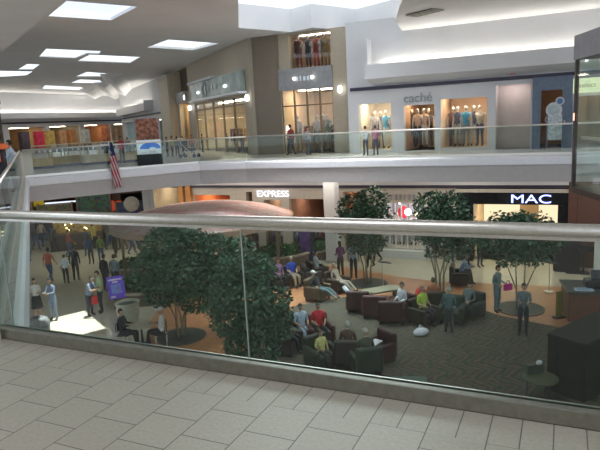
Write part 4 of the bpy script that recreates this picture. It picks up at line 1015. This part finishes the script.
# bench people near curved planter
for px, py, lab, lab2, kw in ((267, 287, 'navy armchair under the person in a white cap', 'person in navy with a white cap seated by the curved planter', dict(top=(.1, .13, .2), bot=(.05, .06, .1), hat=(.6, .62, .6), hair=None)),
                              (280, 288, 'dark armchair under the woman in patterned purple', 'woman in patterned purple blouse seated by the curved planter', dict(top=(.25, .12, .25), bot=BLK, sex='f')),
                              (293, 286, 'dark armchair under the person in royal blue', 'person in royal blue shirt and khaki trousers seated by the curved planter', dict(top=(.03, .08, .5), bot=KH, sleeve='short', hair=(.4, .35, .3)))):
    armchair(lab, px, py, D(30), BRN, rug=False); seated(lab2, px, py, D(30), pose='sit', arms='lap', **kw)
armchair('dark armchair under the person in white facing the pillar', 318, 279, D(110), BRN, rug=False)
seated('person in white shirt seated sideways with dark hair', 318, 279, D(110), pose='sit', arms='fwd', top=(.55, .57, .6), bot=BLK, sex='f', hair=BLK)
armchair('dark armchair left of the person in white', 312, 283, D(100), (.05, .05, .06), rug=False)
# table with two at left
p = at(143, 345, LOW)
t = thing('cafe_table', 'small beige cafe table between the two seated people at lower left', 'table', (p.x, p.y, LOW), 0)
b = MB(); b.cyl(0, 0, .70, .74, .42, n=24); b.build('table_top', mat('table_beige', (.42, .36, .27), .4), t)
b = MB(); b.cyl(0, 0, .03, .7, .04, n=10); b.build('pedestal', DARK, t); b = MB(); b.cyl(0, 0, 0, .03, .25, n=16); b.build('foot', DARK, t)
def cafe_chair(label, px, py, face):
    p = at(px, py, LOW); t = thing('cafe_chair', label, 'chair', (p.x, p.y, LOW), face, 'cafe chairs at the small table')
    b = MB(); b.box(-.2, .2, -.2, .2, .41, .45); b.build('seat', BLK_M, t); b = MB(); b.box(-.2, .2, .18, .21, .55, .85); b.build('backrest', BLK_M, t)
    for x in (-.18, .18):
        for y in (-.18, .18): b = MB(); b.cyl(x, y, 0, .41 if y < 0 else .85, .015, n=6); b.build('leg', STEEL, t)
    return t
BLK_M = mat('black_plastic', (.02, .02, .025), .4)
cafe_chair('black cafe chair under the person in black at lower left', 126, 346, D(80)); seated('person in black seated at the small table at lower left', 126, 346, D(80), dz=-.02, pose='sit', arms='fwd', top=BLK, bot=BLK, hair=BLK)
cafe_chair('black cafe chair under the man with the white cap', 162, 345, D(-80)); seated('man in white shirt and cap seated at the small table', 162, 345, D(-80), dz=-.02, pose='sit', arms='fwd', top=(.6, .6, .58), bot=BLK, hat=(.6, .58, .54), sleeve='short', hair=None)

# coffee table, round table etc.
p = at(382, 300, LOW)
t = thing('coffee_table', 'long low beige topped table behind the maroon armchairs', 'table', (p.x, p.y, LOW), D(20))
b = MB(); b.box(-.8, .8, -.35, .35, .4, .46); b.build('table_top', mat('table_olive', (.26, .24, .17), .4), t)
for x in (-.7, .7):
    b = MB(); b.box(x - .05, x + .05, -.3, .3, 0, .4); b.build('leg', DARK, t)
p = at(540, 398, LOW)
t = thing('round_table', 'round green low table near the dark enclosure at lower right', 'table', (p.x, p.y, LOW + .02), 0)
b = MB(); b.cyl(0, 0, .5, .54, .43, n=28); b.build('table_top', mat('table_green', (.08, .09, .05), .4), t)
for a_ in (30, 150, 270):
    b = MB(); b.tube([(.33 * math.cos(D(a_)), .33 * math.sin(D(a_)), 0), (.3 * math.cos(D(a_)), .3 * math.sin(D(a_)), .5)], .02); b.build('leg', DARK, t)
t = thing('napkin_box', 'dark box with crumpled white napkin on the round green table', 'box', (p.x - .05, p.y + .28, LOW + .56), D(10))
b = MB(); b.box(-.22, .22, -.08, .08, 0, .24); b.build('box_body', mat('box_green', (.06, .07, .05), .5), t)
b = MB(); b.ell((.12, -.03, .27), (.09, .06, .07), 8, 6); b.build('napkin', cmat((.6, .6, .62)), t)
p = at(405, 383, LOW)
b = MB(); b.X = Matrix.Rotation(0, 4, 'Z')
t = thing('low_bench', 'dark green low bench end just above the curb', 'bench', (at(400, 398, LOW).x, at(400, 398, LOW).y, LOW + .02), D(-5))
b = MB(); b.box(-.7, .7, -.25, .25, .38, .46); b.build('seat', mat('bench_green', (.07, .12, .09), .4), t)
for x in (-.6, .6): b = MB(); b.box(x - .03, x + .03, -.22, .22, 0, .38); b.build('leg', DARK, t)
# bags
p = at(421, 336, LOW); t = thing('shopping_bag', 'white plastic bag lying on the carpet at the feet of the lime shirt', 'bag', (p.x, p.y, LOW + .02), D(30))
b = MB(); b.ell((0, 0, .12), (.3, .2, .14), 12, 8); b.build('bag_body', cmat((.62, .62, .68)), t, smooth=True); b = MB(); b.tube([(-.1, 0, .24), (0, .05, .36), (.1, 0, .24)], .02); b.build('handle', cmat((.62, .62, .68)), t)
p = at(421, 303, LOW); t = thing('backpack', 'round red backpack standing on the brick floor', 'backpack', (p.x, p.y, LOW + .008), D(10))
b = MB(); b.ell((0, 0, .33), (.24, .17, .33), 14, 10); b.build('bag_body', cmat((.55, .04, .03)), t, smooth=True); b = MB(); b.ell((0, -.14, .22), (.15, .07, .14), 10, 8); b.build('pocket', cmat((.4, .03, .03)), t)
p = at(346, 300, LOW + .6); t = thing('towel_bundle', 'long white bundle hanging beside the reclining woman', 'bundle', (at(347, 302, LOW).x, at(347, 302, LOW).y, LOW + .02), D(20))
b = MB(); b.tube([(.14, -.1, .08), (.05, 0, .4), (-.08, .1, .62)], [.11, .1, .08], 8); b.build('bundle_body', cmat((.6, .64, .68)), t, smooth=True)
p = at(391, 362, LOW)
t = thing('newspaper', 'white newspaper draped over the maroon armchair arm', 'newspaper', (at(374, 364, LOW).x, at(374, 364, LOW).y, LOW + .64), D(-50))
b = MB(); b.add([(-.15, -.25, 0), (.15, -.25, -.02), (.15, .25, .06), (-.15, .25, .05)], [(0, 1, 2, 3)]); b.build('sheet', cmat((.6, .6, .64)), t, solid=.015)

# ------------------------------------------------------------------ trees
def leafmat(name, c):
    ma = bpy.data.materials.new(name); ma.use_nodes = True; nt = ma.node_tree; bs = nt.nodes['Principled BSDF']; bs.inputs['Roughness'].default_value = .45
    g = N(nt, 'ShaderNodeNewGeometry'); rp = N(nt, 'ShaderNodeValToRGB')
    rp.color_ramp.elements[0].color = (*[x * .45 for x in c], 1); rp.color_ramp.elements[1].color = (*[x * 1.7 for x in c], 1)
    nt.links.new(g.outputs['Random Per Island'], rp.inputs[0]); nt.links.new(rp.outputs[0], bs.inputs['Base Color'])
    return ma
LEAF = leafmat('ficus_leaf', (.05, .11, .06)); LEAF2 = leafmat('bed_leaf', (.05, .14, .045))
BARK = mat('pale_bark', (.30, .25, .18), .8, var=.3, scale=12)
def leaves(blobs, n, size, mname='foliage', ma=None, parent=None):
    b = MB(); tot = sum(bl[3] * bl[4] * bl[5] for bl in blobs)
    vs = []; fs = []
    for bl in blobs:
        k = int(n * bl[3] * bl[4] * bl[5] / tot)
        for _ in range(k):
            while True:
                q = Vector((random.uniform(-1, 1), random.uniform(-1, 1), random.uniform(-1, 1)))
                if .25 < q.length < 1: break
            q = q * (q.length ** -.45)
            c = Vector(bl[:3]) + Vector((q.x * bl[3], q.y * bl[4], q.z * bl[5]))
            d = Vector((random.gauss(0, 1), random.gauss(0, 1), random.gauss(-.3, .7))).normalized()
            s_ = d.orthogonal().normalized(); s_ = (Matrix.Rotation(random.uniform(0, 6.28), 3, d) @ s_)
            L = size * random.uniform(.7, 1.4); i = len(vs)
            vs += [c, c + d * L * .5 + s_ * L * .28, c + d * L, c + d * L * .5 - s_ * L * .28]; fs.append((i, i + 1, i + 2, i + 3))
    b.add(vs, fs); return b.build(mname, ma or LEAF, parent)
def tree(label, px, py, blobs, n, stems, top, size=.13, grate=None, z=LOW + .008):
    p = at(px, py, LOW)
    t = thing('indoor_tree', label, 'tree', (p.x, p.y, z + .02), 0)
    for i in range(stems):
        a_ = 2 * math.pi * i / stems + .4; b = MB(); r_ = .14; sp__ = .6
        pts = [(r_ * math.cos(a_), r_ * math.sin(a_), 0), (r_ * 1.3 * math.cos(a_), r_ * 1.3 * math.sin(a_), top * .4), (r_ * 2.6 * math.cos(a_ + .4), r_ * 2.6 * math.sin(a_ + .4), top * .75), (sp__ * math.cos(a_ + .5), sp__ * math.sin(a_ + .5), top * 1.15)]
        b.tube(pts, [.035, .03, .025, .012], 7); b.build('stem', BARK, t, smooth=True)
    leaves(blobs, n, size, parent=t)
    if grate:
        g = thing('tree_grate', 'round dark iron tree grate ' + grate, 'tree grate', (p.x, p.y, z), 0)
        b = MB(); b.cyl(0, 0, 0, .015, .85, n=36); b.build('plate', mat('grate_iron', (.05, .055, .05), .6), g)
        b = MB(); b.lathe([(.8, .015), (.86, .015), (.86, .03), (.8, .03)], n=36, cap=False); b.build('rim', mat('grate_rim', (.08, .08, .07), .5), g)
    return t, p
def blobs_px(base, items):
    """crown lumps given as (px, py, radius m, dy m): put at the tree's own distance"""
    out = []
    for px, py, r_, dy in items:
        d = ray(px, py); k = (base.y + dy) / d.y; q = CAM + d * k
        out.append((q.x - base.x, q.y - base.y, q.z - (LOW + .03), r_, r_, r_ * .9))
    return out
B1 = at(182, 337, LOW)
bl = blobs_px(B1, [(165, 245, .75, 0), (190, 248, .8, .3), (215, 252, .7, 0), (155, 270, .8, -.2), (185, 275, .9, -.4), (215, 275, .8, .1), (235, 262, .6, .2), (160, 292, .6, -.1), (195, 298, .6, 0), (225, 296, .6, 0), (240, 248, .5, .6), (178, 236, .5, 0)])
tree('tall ficus with pale stems on the brick floor, left of the glass joint', 182, 337, bl, 12500, 5, 1.7, .14, 'on the orange bricks under the left ficus')
B2 = at(252, 385, LOW)
bl = blobs_px(B2, [(235, 272, .55, .2), (258, 270, .5, .2), (225, 295, .5, .1), (252, 298, .6, -.1), (275, 300, .45, .1), (228, 322, .45, 0), (255, 325, .55, 0), (278, 328, .4, .1), (240, 345, .45, 0), (265, 348, .42, 0), (282, 315, .3, 0), (215, 310, .3, 0)])
tree('bushy ficus in the centre foreground, right of the left ficus', 252, 385, bl, 10500, 4, 1.3, .12)
B3 = at(368, 284, LOW)
bl = blobs_px(B3, [(355, 208, .8, 0), (372, 202, .75, .3), (365, 222, .9, 0), (380, 218, .6, 0), (350, 225, .7, 0), (368, 240, .75, 0), (357, 245, .5, 0), (378, 243, .4, 0)])
tree('ficus in front of the square pillar with slender stems', 368, 284, bl, 4300, 5, 2.0, .16, 'under the ficus near the square pillar')
B4 = at(440, 298, LOW)
bl = blobs_px(B4, [(432, 208, .75, 0), (450, 210, .8, 0), (440, 226, .95, 0), (460, 228, .7, 0), (424, 232, .5, 0), (448, 244, .7, 0), (462, 246, .5, 0), (432, 250, .35, 0)])
tree('ficus in front of the black shop left edge with bundled stems', 440, 298, bl, 4600, 6, 2.3, .16)
B5 = at(520, 309, LOW)
bl = blobs_px(B5, [(500, 222, .45, 0), (520, 222, .5, 0), (540, 223, .42, 0), (495, 236, .7, 0), (520, 236, .85, 0), (545, 238, .7, 0), (508, 252, .6, 0), (532, 251, .6, 0), (484, 240, .4, 0), (551, 230, .35, 0), (515, 230, .65, 0)])
tree('ficus with forked stems in front of the glowing black shop sign', 520, 309, bl, 5200, 4, 1.6, .15, 'under the forked ficus on the right')

# planters with low greenery
def planter(label, px, py, rx, ry, rz, n):
    p = at(px, py, LOW)
    t = thing('curved_planter', label, 'planter', (p.x, p.y, LOW), rz)
    b = MB(); K = 32
    vo_ = [(rx * math.cos(2 * math.pi * i / K), ry * math.sin(2 * math.pi * i / K)) for i in range(K)]
    b.prism(vo_, 0, .5); b.build('wall', mat('planter_stone', (.14, .11, .08), .6), t)
    b = MB(); vs = [(x * s_, y * s_, z) for z in (.5, .58) for s_ in (.9, 1.05) for x, y in vo_]
    fs = []
    for i in range(K):
        j = (i + 1) % K
        fs += [(i, j, K + j, K + i), (2 * K + i, 2 * K + j, 3 * K + j, 3 * K + i), (K + i, K + j, 3 * K + j, 3 * K + i), (i, j, 2 * K + j, 2 * K + i)]
    b.add(vs, fs); b.build('coping', mat('planter_cap', (.42, .36, .28), .4), t)
    leaves([(rx * .45 * math.cos(a_), ry * .45 * math.sin(a_), .65, rx * .45, ry * .45, .35) for a_ in (0, 1.6, 3.1, 4.7)], n, .14, 'foliage', LEAF2, t)
planter('curved planter with low green plants behind the purple sign', 150, 298, 1.5, 1.2, D(10), 2500)
planter('curved planter with pale coping behind the sign and the large pot', 143, 275, 1.3, .9, D(20), 2200)
planter('wide planter with pale coping behind the seated row', 279, 264, 1.7, 1.0, D(15), 2600)
planter('narrow planter with hedge beside the purple and blue display column', 318, 260, .5, .5, D(15), 1500)
planter('planter of dense green plants behind the left ficus', 212, 290, 1.5, 1.1, D(5), 3500)

# large pot
p = at(125, 326, LOW)
t = thing('large_pot', 'big round cream coloured pot with a dark opening', 'pot', (p.x + .1, p.y + .25, LOW), 0)
b = MB(); b.lathe([(.26, 0), (.36, .2), (.43, .5), (.42, .7), (.40, .76), (.45, .80), (.46, .85), (.43, .87), (.37, .85), (.35, .76)], n=32, cap=False); b.cyl(0, 0, .0, .02, .3, n=24); b.build('bowl', mat('pot_cream', (.50, .47, .36), .45), t, smooth=True)
b = MB(); b.cyl(0, 0, .73, .77, .36, n=28); b.build('opening', mat('pot_dark', (.03, .04, .05), .3), t)
# purple sign
p = at(120, 308, LOW)
t = thing('poster_stand', 'purple poster on a stand leaning behind the cream pot', 'sign', (p.x, p.y, LOW), D(12))
b = MB(); b.X = Matrix.Rotation(D(-4), 4, 'Y'); b.box(-.33, .33, -.02, .02, .42, 1.36); b.build('poster', mat('poster_purple', (.11, .05, .45), .4, var=.25, scale=3, emit=(.2, .08, .8), es=.18), t)
b = MB(); b.X = Matrix.Rotation(D(-4), 4, 'Y'); b.box(-.27, .27, -.03, -.021, 1.2, 1.27); b.box(-.12, .1, -.03, -.021, 1.1, 1.16); b.box(-.26, -.08, -.03, -.021, .47, .55)
b.build('lettering', mat('poster_white', (.75, .7, .85), .5), t)
b = MB(); b.X = Matrix.Rotation(D(-4), 4, 'Y'); b.box(-.2, .2, -.028, -.021, .64, 1.04); b.build('picture_block', mat('poster_blue', (.22, .28, .75), .5, var=.3, scale=8), t)
b = MB(); b.tube([(0, .05, 0), (0, .04, .5)], .02); b.box(-.2, .2, -.15, .2, 0, .03); b.build('stand', DARK, t)
# bin / grey tub at lower left
p = at(40, 343, LOW)
t = thing('litter_bin', 'grey stone litter bin at the left just above the curb', 'bin', (p.x, p.y, LOW), 0)
b = MB(); b.lathe([(.3, 0), (.36, .1), (.42, .7), (.36, .88), (.2, .95)], n=20); b.build('drum', mat('bin_grey', (.2, .2, .2), .6, var=.3, scale=10), t, smooth=True)
b = MB(); b.cyl(0, 0, .95, .97, .12, n=16); b.build('lid', DARK, t)
# dark display column + poster
p = at(307, 262, LOW)
t = thing('display_column', 'tall dark purple and blue poster column left of the square pillar', 'sign', (p.x, p.y, LOW), AU)
b = MB(); b.box(-.36, .36, -.15, .15, 0, 1.75); b.build('body', mat('col_dark', (.05, .04, .09), .4), t); b = MB(); b.box(-.3, .3, -.17, -.15, .6, 1.65); b.build('poster', mat('col_poster', (.12, .06, .22), .5, var=.6, scale=4), t)
# dark strollers / machines
for px, py, lab, c in ((279, 249, 'dark rounded ride toy behind the curved planter', (.05, .05, .07)), (295, 248, 'blue grey rounded ride toy behind the curved planter', (.06, .08, .13))):
    p = at(px, py, LOW); t = thing('ride_toy', lab, 'toy', (p.x, p.y, LOW), D(30))
    b = MB(); b.ell((0, 0, .75), (.55, .4, .45), 14, 10); b.build('shell', mat('toy%d' % px, c, .3), t, smooth=True)
    b = MB(); b.box(-.4, .4, -.3, .3, 0, .4); b.build('base', DARK, t); b = MB(); b.ell((.1, -.35, .9), (.16, .1, .12), 8, 6); b.build('window', mat('toy_window', (.4, .45, .5), .2), t)
# black shop furniture
for px, py, w2, h2_, lab in ((561, 271, .33, 1.6, 'left'), (572, 273, .3, 1.6, 'right')):
    p = at(px, py, LOW); t = thing('display_cabinet', 'tall black cabinet before the black shop, the %s of the two' % lab, 'cabinet', (p.x, p.y, LOW), AU)
    b = MB(); b.box(-w2, w2, -.2, .2, .06, h2_); b.build('body', BLK_M, t); b = MB(); b.box(-w2, w2, -.22, .22, h2_, h2_ + .04); b.build('top', DARK, t); b = MB(); b.box(-w2 + .05, w2 - .05, -.16, .16, 0, .06); b.build('plinth', DARK, t)
p = at(583, 273, LOW); t = thing('high_table', 'small black high table beside the black cabinets', 'table', (p.x, p.y, LOW), 0)
b = MB(); b.box(-.32, .32, -.25, .25, 1.0, 1.2); b.build('table_top', BLK_M, t); b = MB(); b.cyl(0, 0, .03, 1.0, .03); b.build('pedestal', DARK, t); b = MB(); b.cyl(0, 0, 0, .03, .28, n=16); b.build('foot', DARK, t)
p = at(597, 276, LOW); t = thing('white_post', 'white square post at the right edge beyond the kiosk', 'post', (p.x, p.y, LOW), AU)
b = MB(); b.box(-.14, .14, -.14, .14, 0, 1.6); b.build('shaft', WHITE, t); b = MB(); b.box(-.17, .17, -.17, .17, 1.6, 1.66); b.build('cap', FGREY, t)
# lecterns / stands
for px, py, h2_, lab in ((383, 288, 1.1, 'pole stand with small round top beside the ficus grate'), (549, 292, 1.15, 'slim stand with slanted top in front of the kiosk')):
    p = at(px, py, LOW); t = thing('pole_stand', lab, 'stand', (p.x, p.y, LOW + .008), D(15))
    b = MB(); b.cyl(0, 0, 0, .03, .2, n=16); b.build('foot', STEEL, t); b = MB(); b.cyl(0, 0, .03, h2_, .02, n=8); b.build('pole', STEEL, t)
    b = MB(); b.X = Matrix.Translation((.1, 0, h2_)) @ Matrix.Rotation(D(12), 4, 'Y'); b.box(-.25, .25, -.12, .12, 0, .04); b.build('top', DARK, t)
p = at(559, 318, LOW); t = thing('floor_banner', 'narrow yellow green upright banner on the brick floor', 'banner', (p.x, p.y, LOW + .008), D(10))
b = MB(); b.box(-.12, .12, -.02, .02, .05, .95); b.build('cloth', cmat((.2, .19, .04)), t); b = MB(); b.box(-.2, .2, -.1, .1, 0, .05); b.build('foot', DARK, t)
# kiosk at right
kp = at(568, 322, LOW)
t = thing('service_kiosk', 'brown wooden kiosk with dark counter top at the right edge', 'kiosk', (kp.x, kp.y, LOW + .008), D(-15))
b = MB(); b.box(0, 2.6, 0, 1.4, 0, 1.0); b.build('body', mat('kiosk_wood', (.14, .06, .035), .5, var=.3, scale=4), t)
b = MB(); b.box(-.06, 2.7, -.06, 1.5, 1.0, 1.07); b.build('counter_top', mat('kiosk_top', (.07, .075, .075), .3), t)
for x, lab in ((.3, 'stack'), ):
    q = t.matrix_world
t2 = thing('paper_stack', 'pile of white and blue papers on the kiosk counter', 'papers', (kp.x + .55, kp.y + .1, LOW + 1.08), D(-15))
b = MB(); b.box(-.3, .3, -.15, .15, 0, .03); b.build('sheet', cmat((.55, .6, .68)), t2); b = MB(); b.box(-.2, .15, -.1, .1, .03, .06); b.build('sheet', cmat((.3, .4, .6)), t2)
t2 = thing('cash_register', 'dark rounded cash register on the kiosk', 'cash register', (kp.x + 1.1, kp.y + .3, LOW + 1.08), D(-15))
b = MB(); b.box(-.4, .4, -.25, .25, 0, .3); b.build('body', BLK_M, t2, bevel=.05); b = MB(); b.box(-.2, .25, -.05, .03, .3, .62); b.build('screen', mat('screen_grey', (.08, .09, .1), .25), t2, bevel=.03)

# dark enclosure at lower right
c0 = at(548, 396, LOW); c1_ = at(548, 335, LOW + 1.5)
dv = at(600, 312, LOW + 1.5) - at(548, 335, LOW + 1.5); a_ = math.atan2(dv.y, dv.x)
t = thing('escalator_enclosure', 'tall black boxed enclosure with slanted top edge at lower right', 'enclosure', (c1_.x, c1_.y, LOW + .02), a_)
b = MB(); b.box(0, 3.2, -1.0, 0, 0, 1.48); b.build('casing', mat('enclosure_dark', (.014, .018, .014), .8, spec=.15), t)
b = MB(); b.box(-.02, 3.22, -1.02, .02, 1.48, 1.53); b.build('cap_rail', mat('enclosure_cap', (.03, .03, .025), .8, spec=.2), t)
b = MB(); b.box(.9, 2.6, -1.25, -1.0, 0, 1.38); b.build('side_casing', mat('enclosure_dark2', (.01, .012, .013), .8, spec=.15), t)
b = MB(); b.tube([(.95, -1.2, 1.42), (1.0, -1.2, 1.36), (2.6, -1.2, 1.36)], .025); b.build('handle', STEEL, t)

# ------------------------------------------------------------------ upper level people and mannequins
def up_p(label, px, py, hy, **k):
    p = at(px, py, 0); d = Vector((p.x, p.y, 0)).length
    h = 1.0
    for _ in range(30):
        q = p + Vector((0, 0, h)) - CAM; y_ = 225 - F_PX * q.dot(cu) / q.dot(fw)
        h += .04 if y_ > hy else -.01
    k.setdefault('h', max(1.1, min(1.8, h)))
    return person(label, (p.x, p.y, 0.001), **k)
up_p('child in white and grey holding a bag by the railing before the boutique', 366, 155.8, 126, face=D(190), top=(.4, .42, .42), bot=(.04, .05, .08), arms='half')
up_p('person in pink top standing next to the child in white at the railing', 376, 155.3, 126.5, face=D(180), top=(.35, .1, .17), bot=(.05, .05, .08), sex='f', sleeve='short')
for px, py, hy, lab, kw in (
    (292, 155.5, 125, 'person in dark red walking behind the far railing before the corner store', dict(top=(.2, .04, .04), bot=BLK, pose='walk')),
    (308.5, 155, 127, 'person in grey white top before the corner storefront', dict(top=(.35, .35, .36), bot=(.08, .08, .1))),
    (333, 152.5, 126, 'person in black in front of the stone pier', dict(top=(.05, .04, .04), bot=BLK)),
    (228, 151.5, 133, 'person in dark blue at the wide storefront', dict(top=(.05, .06, .12), bot=JEAN)),
    (236, 152, 130, 'woman in black top and jeans at the wide storefront', dict(top=BLK, bot=JEAN, sex='f')),
    (243, 152, 131, 'man in jeans beside the woman in black top', dict(top=(.12, .08, .07), bot=(.1, .15, .3))),
    (203, 152.5, 136, 'person in black standing behind the far railing bend', dict(top=BLK, bot=BLK)),
    (193, 154, 137, 'person in rust coloured top near the stone doorway', dict(top=(.25, .09, .06), bot=(.1, .06, .06))),
    (184, 156, 138, 'person in teal with pushchair near the stone doorway', dict(top=(.06, .15, .16), bot=BLK)),
    (173, 157, 136, 'person in yellow green shirt right of the advertising board', dict(top=(.42, .45, .05), bot=BLK, sleeve='short')),
    (168, 157, 137, 'person in dark brown beside the yellow green shirt', dict(top=(.06, .04, .03), bot=BLK)),
    (178, 157, 138, 'person in grey right of the yellow green shirt', dict(top=(.16, .15, .15), bot=BLK)),
    (123, 163.5, 137, 'person in crimson shirt behind the display counters', dict(top=(.5, .03, .08), bot=(.06, .05, .06), sleeve='short')),
    (129.5, 160.5, 138, 'person in dark top beside the person in crimson', dict(top=(.05, .05, .07), bot=BLK)),
    (107, 162, 140, 'person in grey behind the flag', dict(top=(.2, .2, .22), bot=BLK)),
):
    up_p(lab, px, py, hy, face=D(random.choice((0, 40, 90, 180, 220, 300))), **kw)
# left walkway people
def at_d(px, dist, z=0):
    d = ray(px, 160); k = dist / d.y; q = CAM + d * k; return Vector((q.x, q.y, z))
person('person in dark coat with orange collar at the left edge of the walkway', at_d(1, 12.5, .001), face=D(-60), h=1.72, top=(.02, .02, .03), bot=BLK, arms='half', hair=(.02, .015, .01))
person('person in blue and white striped shirt leaning at the left railing', at_d(12, 17, .001), face=D(-80), h=1.5, top=(.42, .5, .6), bot=(.03, .03, .05), arms='fwd', hair=(.02, .015, .01))
t = thing('dark_column', 'slim dark brown column at the left edge behind the people on the walkway', 'column', at_d(-1.5, 21), 0)
b = MB(); b.box(-.2, .2, -.2, .2, 0, 2.75); b.build('shaft', mat('column_brown', (.05, .03, .025), .5), t); b = MB(); b.box(-.24, .24, -.24, .24, 2.75, 2.9); b.build('capital', DARK, t)
t = thing('scarf', 'orange scarf around the neck of the person at the left edge', 'scarf', at_d(1.5, 12.35, 1.36), 0)
b = MB(); b.lathe([(.1, 0), (.16, .02), (.15, .1), (.09, .13)], n=14, cap=False); b.build('wrap', cmat((.6, .12, .03)), t)
b = MB(); b.box(-.06, .06, -.17, -.14, -.25, .02); b.build('tail', cmat((.6, .12, .03)), t)

def manneq(label, f, px, v, top, bot, z=.12, h=1.75, group='mannequins in the shop windows', pose='stand', arms='down'):
    uu = f.u(px, v)
    return person(label, f.w(uu, v, z), face=f.a + random.uniform(-.3, .3), h=h, pose=pose, arms=arms, top=top, bot=bot, skin=(.55, .52, .48), hair=None, sleeve='none', name='mannequin', cat='mannequin', group=group)
TQ = (.05, .28, .42)
MM = [(WU, 375, .9, (.3, .26, .24), (.2, .18, .17), 'grey dressed mannequin in the left boutique window'), (WU, 381, 1.3, (.08, .07, .07), (.1, .1, .1), 'dark dressed mannequin deep in the left boutique window'),
      (WU, 386.5, .7, TQ, (.62, .62, .6), 'mannequin in turquoise top and white trousers in the left boutique window'),
      (WU, 412, 1.4, BLK, BLK, 'black dressed mannequin inside the boutique door'), (WU, 418, .8, (.55, .4, .3), (.05, .04, .04), 'mannequin in beige top inside the boutique door'), (WU, 424.5, .9, (.5, .36, .26), (.6, .55, .5), 'mannequin in beige with pale trousers inside the boutique door'), (WU, 429, 1.5, (.05, .04, .04), BLK, 'mannequin in black at the right of the boutique door'),
      (WU, 453, 1.0, (.1, .05, .04), BLK, 'mannequin in dark brown in the right boutique window'), (WU, 458, .7, (.06, .07, .14), (.4, .38, .34), 'mannequin in navy top in the right boutique window'), (WU, 466, .6, TQ, (.2, .22, .24), 'mannequin in bright turquoise top in the right boutique window'), (WU, 474, .8, (.12, .1, .14), (.45, .42, .38), 'mannequin in dark top with pale skirt in the right boutique window'), (WU, 480, .7, (.4, .36, .3), (.06, .1, .2), 'mannequin in cream top in the right boutique window')]
for f, px, v, tp, bt, lab in MM: manneq(lab, f, px, v + .3, tp, bt)
for px, c, lab in ((299, BLK, 'black'), (303, (.12, .03, .03), 'dark red'), (312, (.03, .03, .04), 'charcoal'), (320, (.25, .03, .03), 'red'), (327, (.15, .1, .06), 'brown'), (330, (.3, .2, .08), 'ochre')):
    manneq('%s dressed mannequin in the high window above the sign band' % lab, FB, px, .7, c, c, hu[2], 1.6)
for px, c, lab in ((299, (.4, .38, .36), 'pale grey'), (318, (.45, .42, .4), 'cream'), (328, (.1, .2, .12), 'green'), (324, (.3, .2, .1), 'tan')):
    manneq('%s dressed mannequin behind the glass of the corner storefront' % lab, FB, px, 1.0, c, (.2, .15, .1), 0.01, 1.85)
for px, c, lab in ((390, (.3, .3, .32), 'grey'), (396, (.5, .48, .44), 'cream'), (404, (.2, .2, .25), 'slate'), (412, (.5, .45, .42), 'ivory')):
    manneq('%s dressed mannequin in the lower display window' % lab, WL, px, .9, c, c, LZ + .46, 1.7, 'mannequins in the lower display window')
# clothes racks in shops
def rack(f, px, v, z, lab, cols, w=1.4):
    uu = f.u(px, v); t = thing('clothes_rack', lab, 'clothes rack', f.w(uu, v, z), f.a, 'clothes racks inside the shops')
    b = MB(); b.tube([(-w / 2, 0, 0), (-w / 2, 0, 1.4), (w / 2, 0, 1.4), (w / 2, 0, 0)], .02); b.build('rail_frame', STEEL, t)
    n = int(w / .14)
    for i in range(n):
        x = -w / 2 + .1 + i * (w - .2) / (n - 1); b = MB(); b.add([(x, -.2, 1.3), (x, .2, 1.3), (x, .24, .55), (x, -.24, .5), (x + .06, -.2, 1.3), (x + .06, .2, 1.3), (x + .06, .24, .5), (x + .06, -.24, .55)], [(0, 1, 2, 3), (4, 7, 6, 5), (0, 4, 5, 1), (3, 2, 6, 7), (0, 3, 7, 4), (1, 5, 6, 2)])
        b.build('garment', cmat(cols[i % len(cols)]), t)
GC = [(.3, .05, .05), (.05, .05, .08), (.4, .35, .3), (.08, .15, .25), (.35, .2, .08)]
rack(WU, 408, 2.8, 0, 'clothes rack at the back of the boutique, left of the door', GC); rack(WU, 450, 2.0, .1, 'clothes rack in the right boutique window', GC[::-1]); rack(FB, 294, 2.5, 0, 'clothes rack at left in the tall corner storefront', GC, 1.8)
rack(FB, 325, 3, 0, 'clothes rack at right in the tall corner storefront', GC[::-1], 1.8)
for px, lab in ((205, 'left'), (220, 'middle'), (238, 'right')): rack(FA, px, 2.0, 0, 'clothes rack in the wide storefront under the glass sign, %s one' % lab, GC if lab != 'middle' else GC[::-1], 2.2)
for px, lab in ((272, 'left shop opening under the lit lettering'), (296, 'dark shop right of the lit lettering'), (318, 'dark shop next to the square pillar'), (212, 'red lit shop')): 
    rack(WL, px, 1.6, LZ, 'clothes rack in the ' + lab, GC, 1.6)
up = thing('pushchair', 'dark pushchair near the stone doorway behind the railing', 'pushchair', at(190, 157.5, .001), D(70))
b = MB(); b.box(-.2, .2, -.3, .25, .35, .5); b.box(-.2, .2, .2, .3, .45, .95); b.build('seat', BLK_M, up, bevel=.03)
b = MB()
for s in (-1, 1): b.tube([(s * .22, -.4, .1), (s * .22, .1, .5), (s * .22, .55, 1.0)], .015); b.tube([(s * .22, .4, .1), (s * .22, .05, .5)], .015)
b.tube([(-.22, .55, 1.0), (.22, .55, 1.0)], .018); b.build('frame', STEEL, up)
for x in (-.24, .24):
    for y in (-.4, .4):
        b = MB(); b.X = Matrix.Translation((x, y, .1)) @ Matrix.Rotation(math.pi / 2, 4, 'Y'); b.cyl(0, 0, -.02, .02, .1, n=14); b.build('wheel', DARK, up)
# walls closing the mall behind the camera and at right (never seen directly, they bounce light)
b = MB(); b.box(-12, 12, -6.3, -6, 0, CZ); b.build('wall_near', WHITE, kind='structure', **near.put())
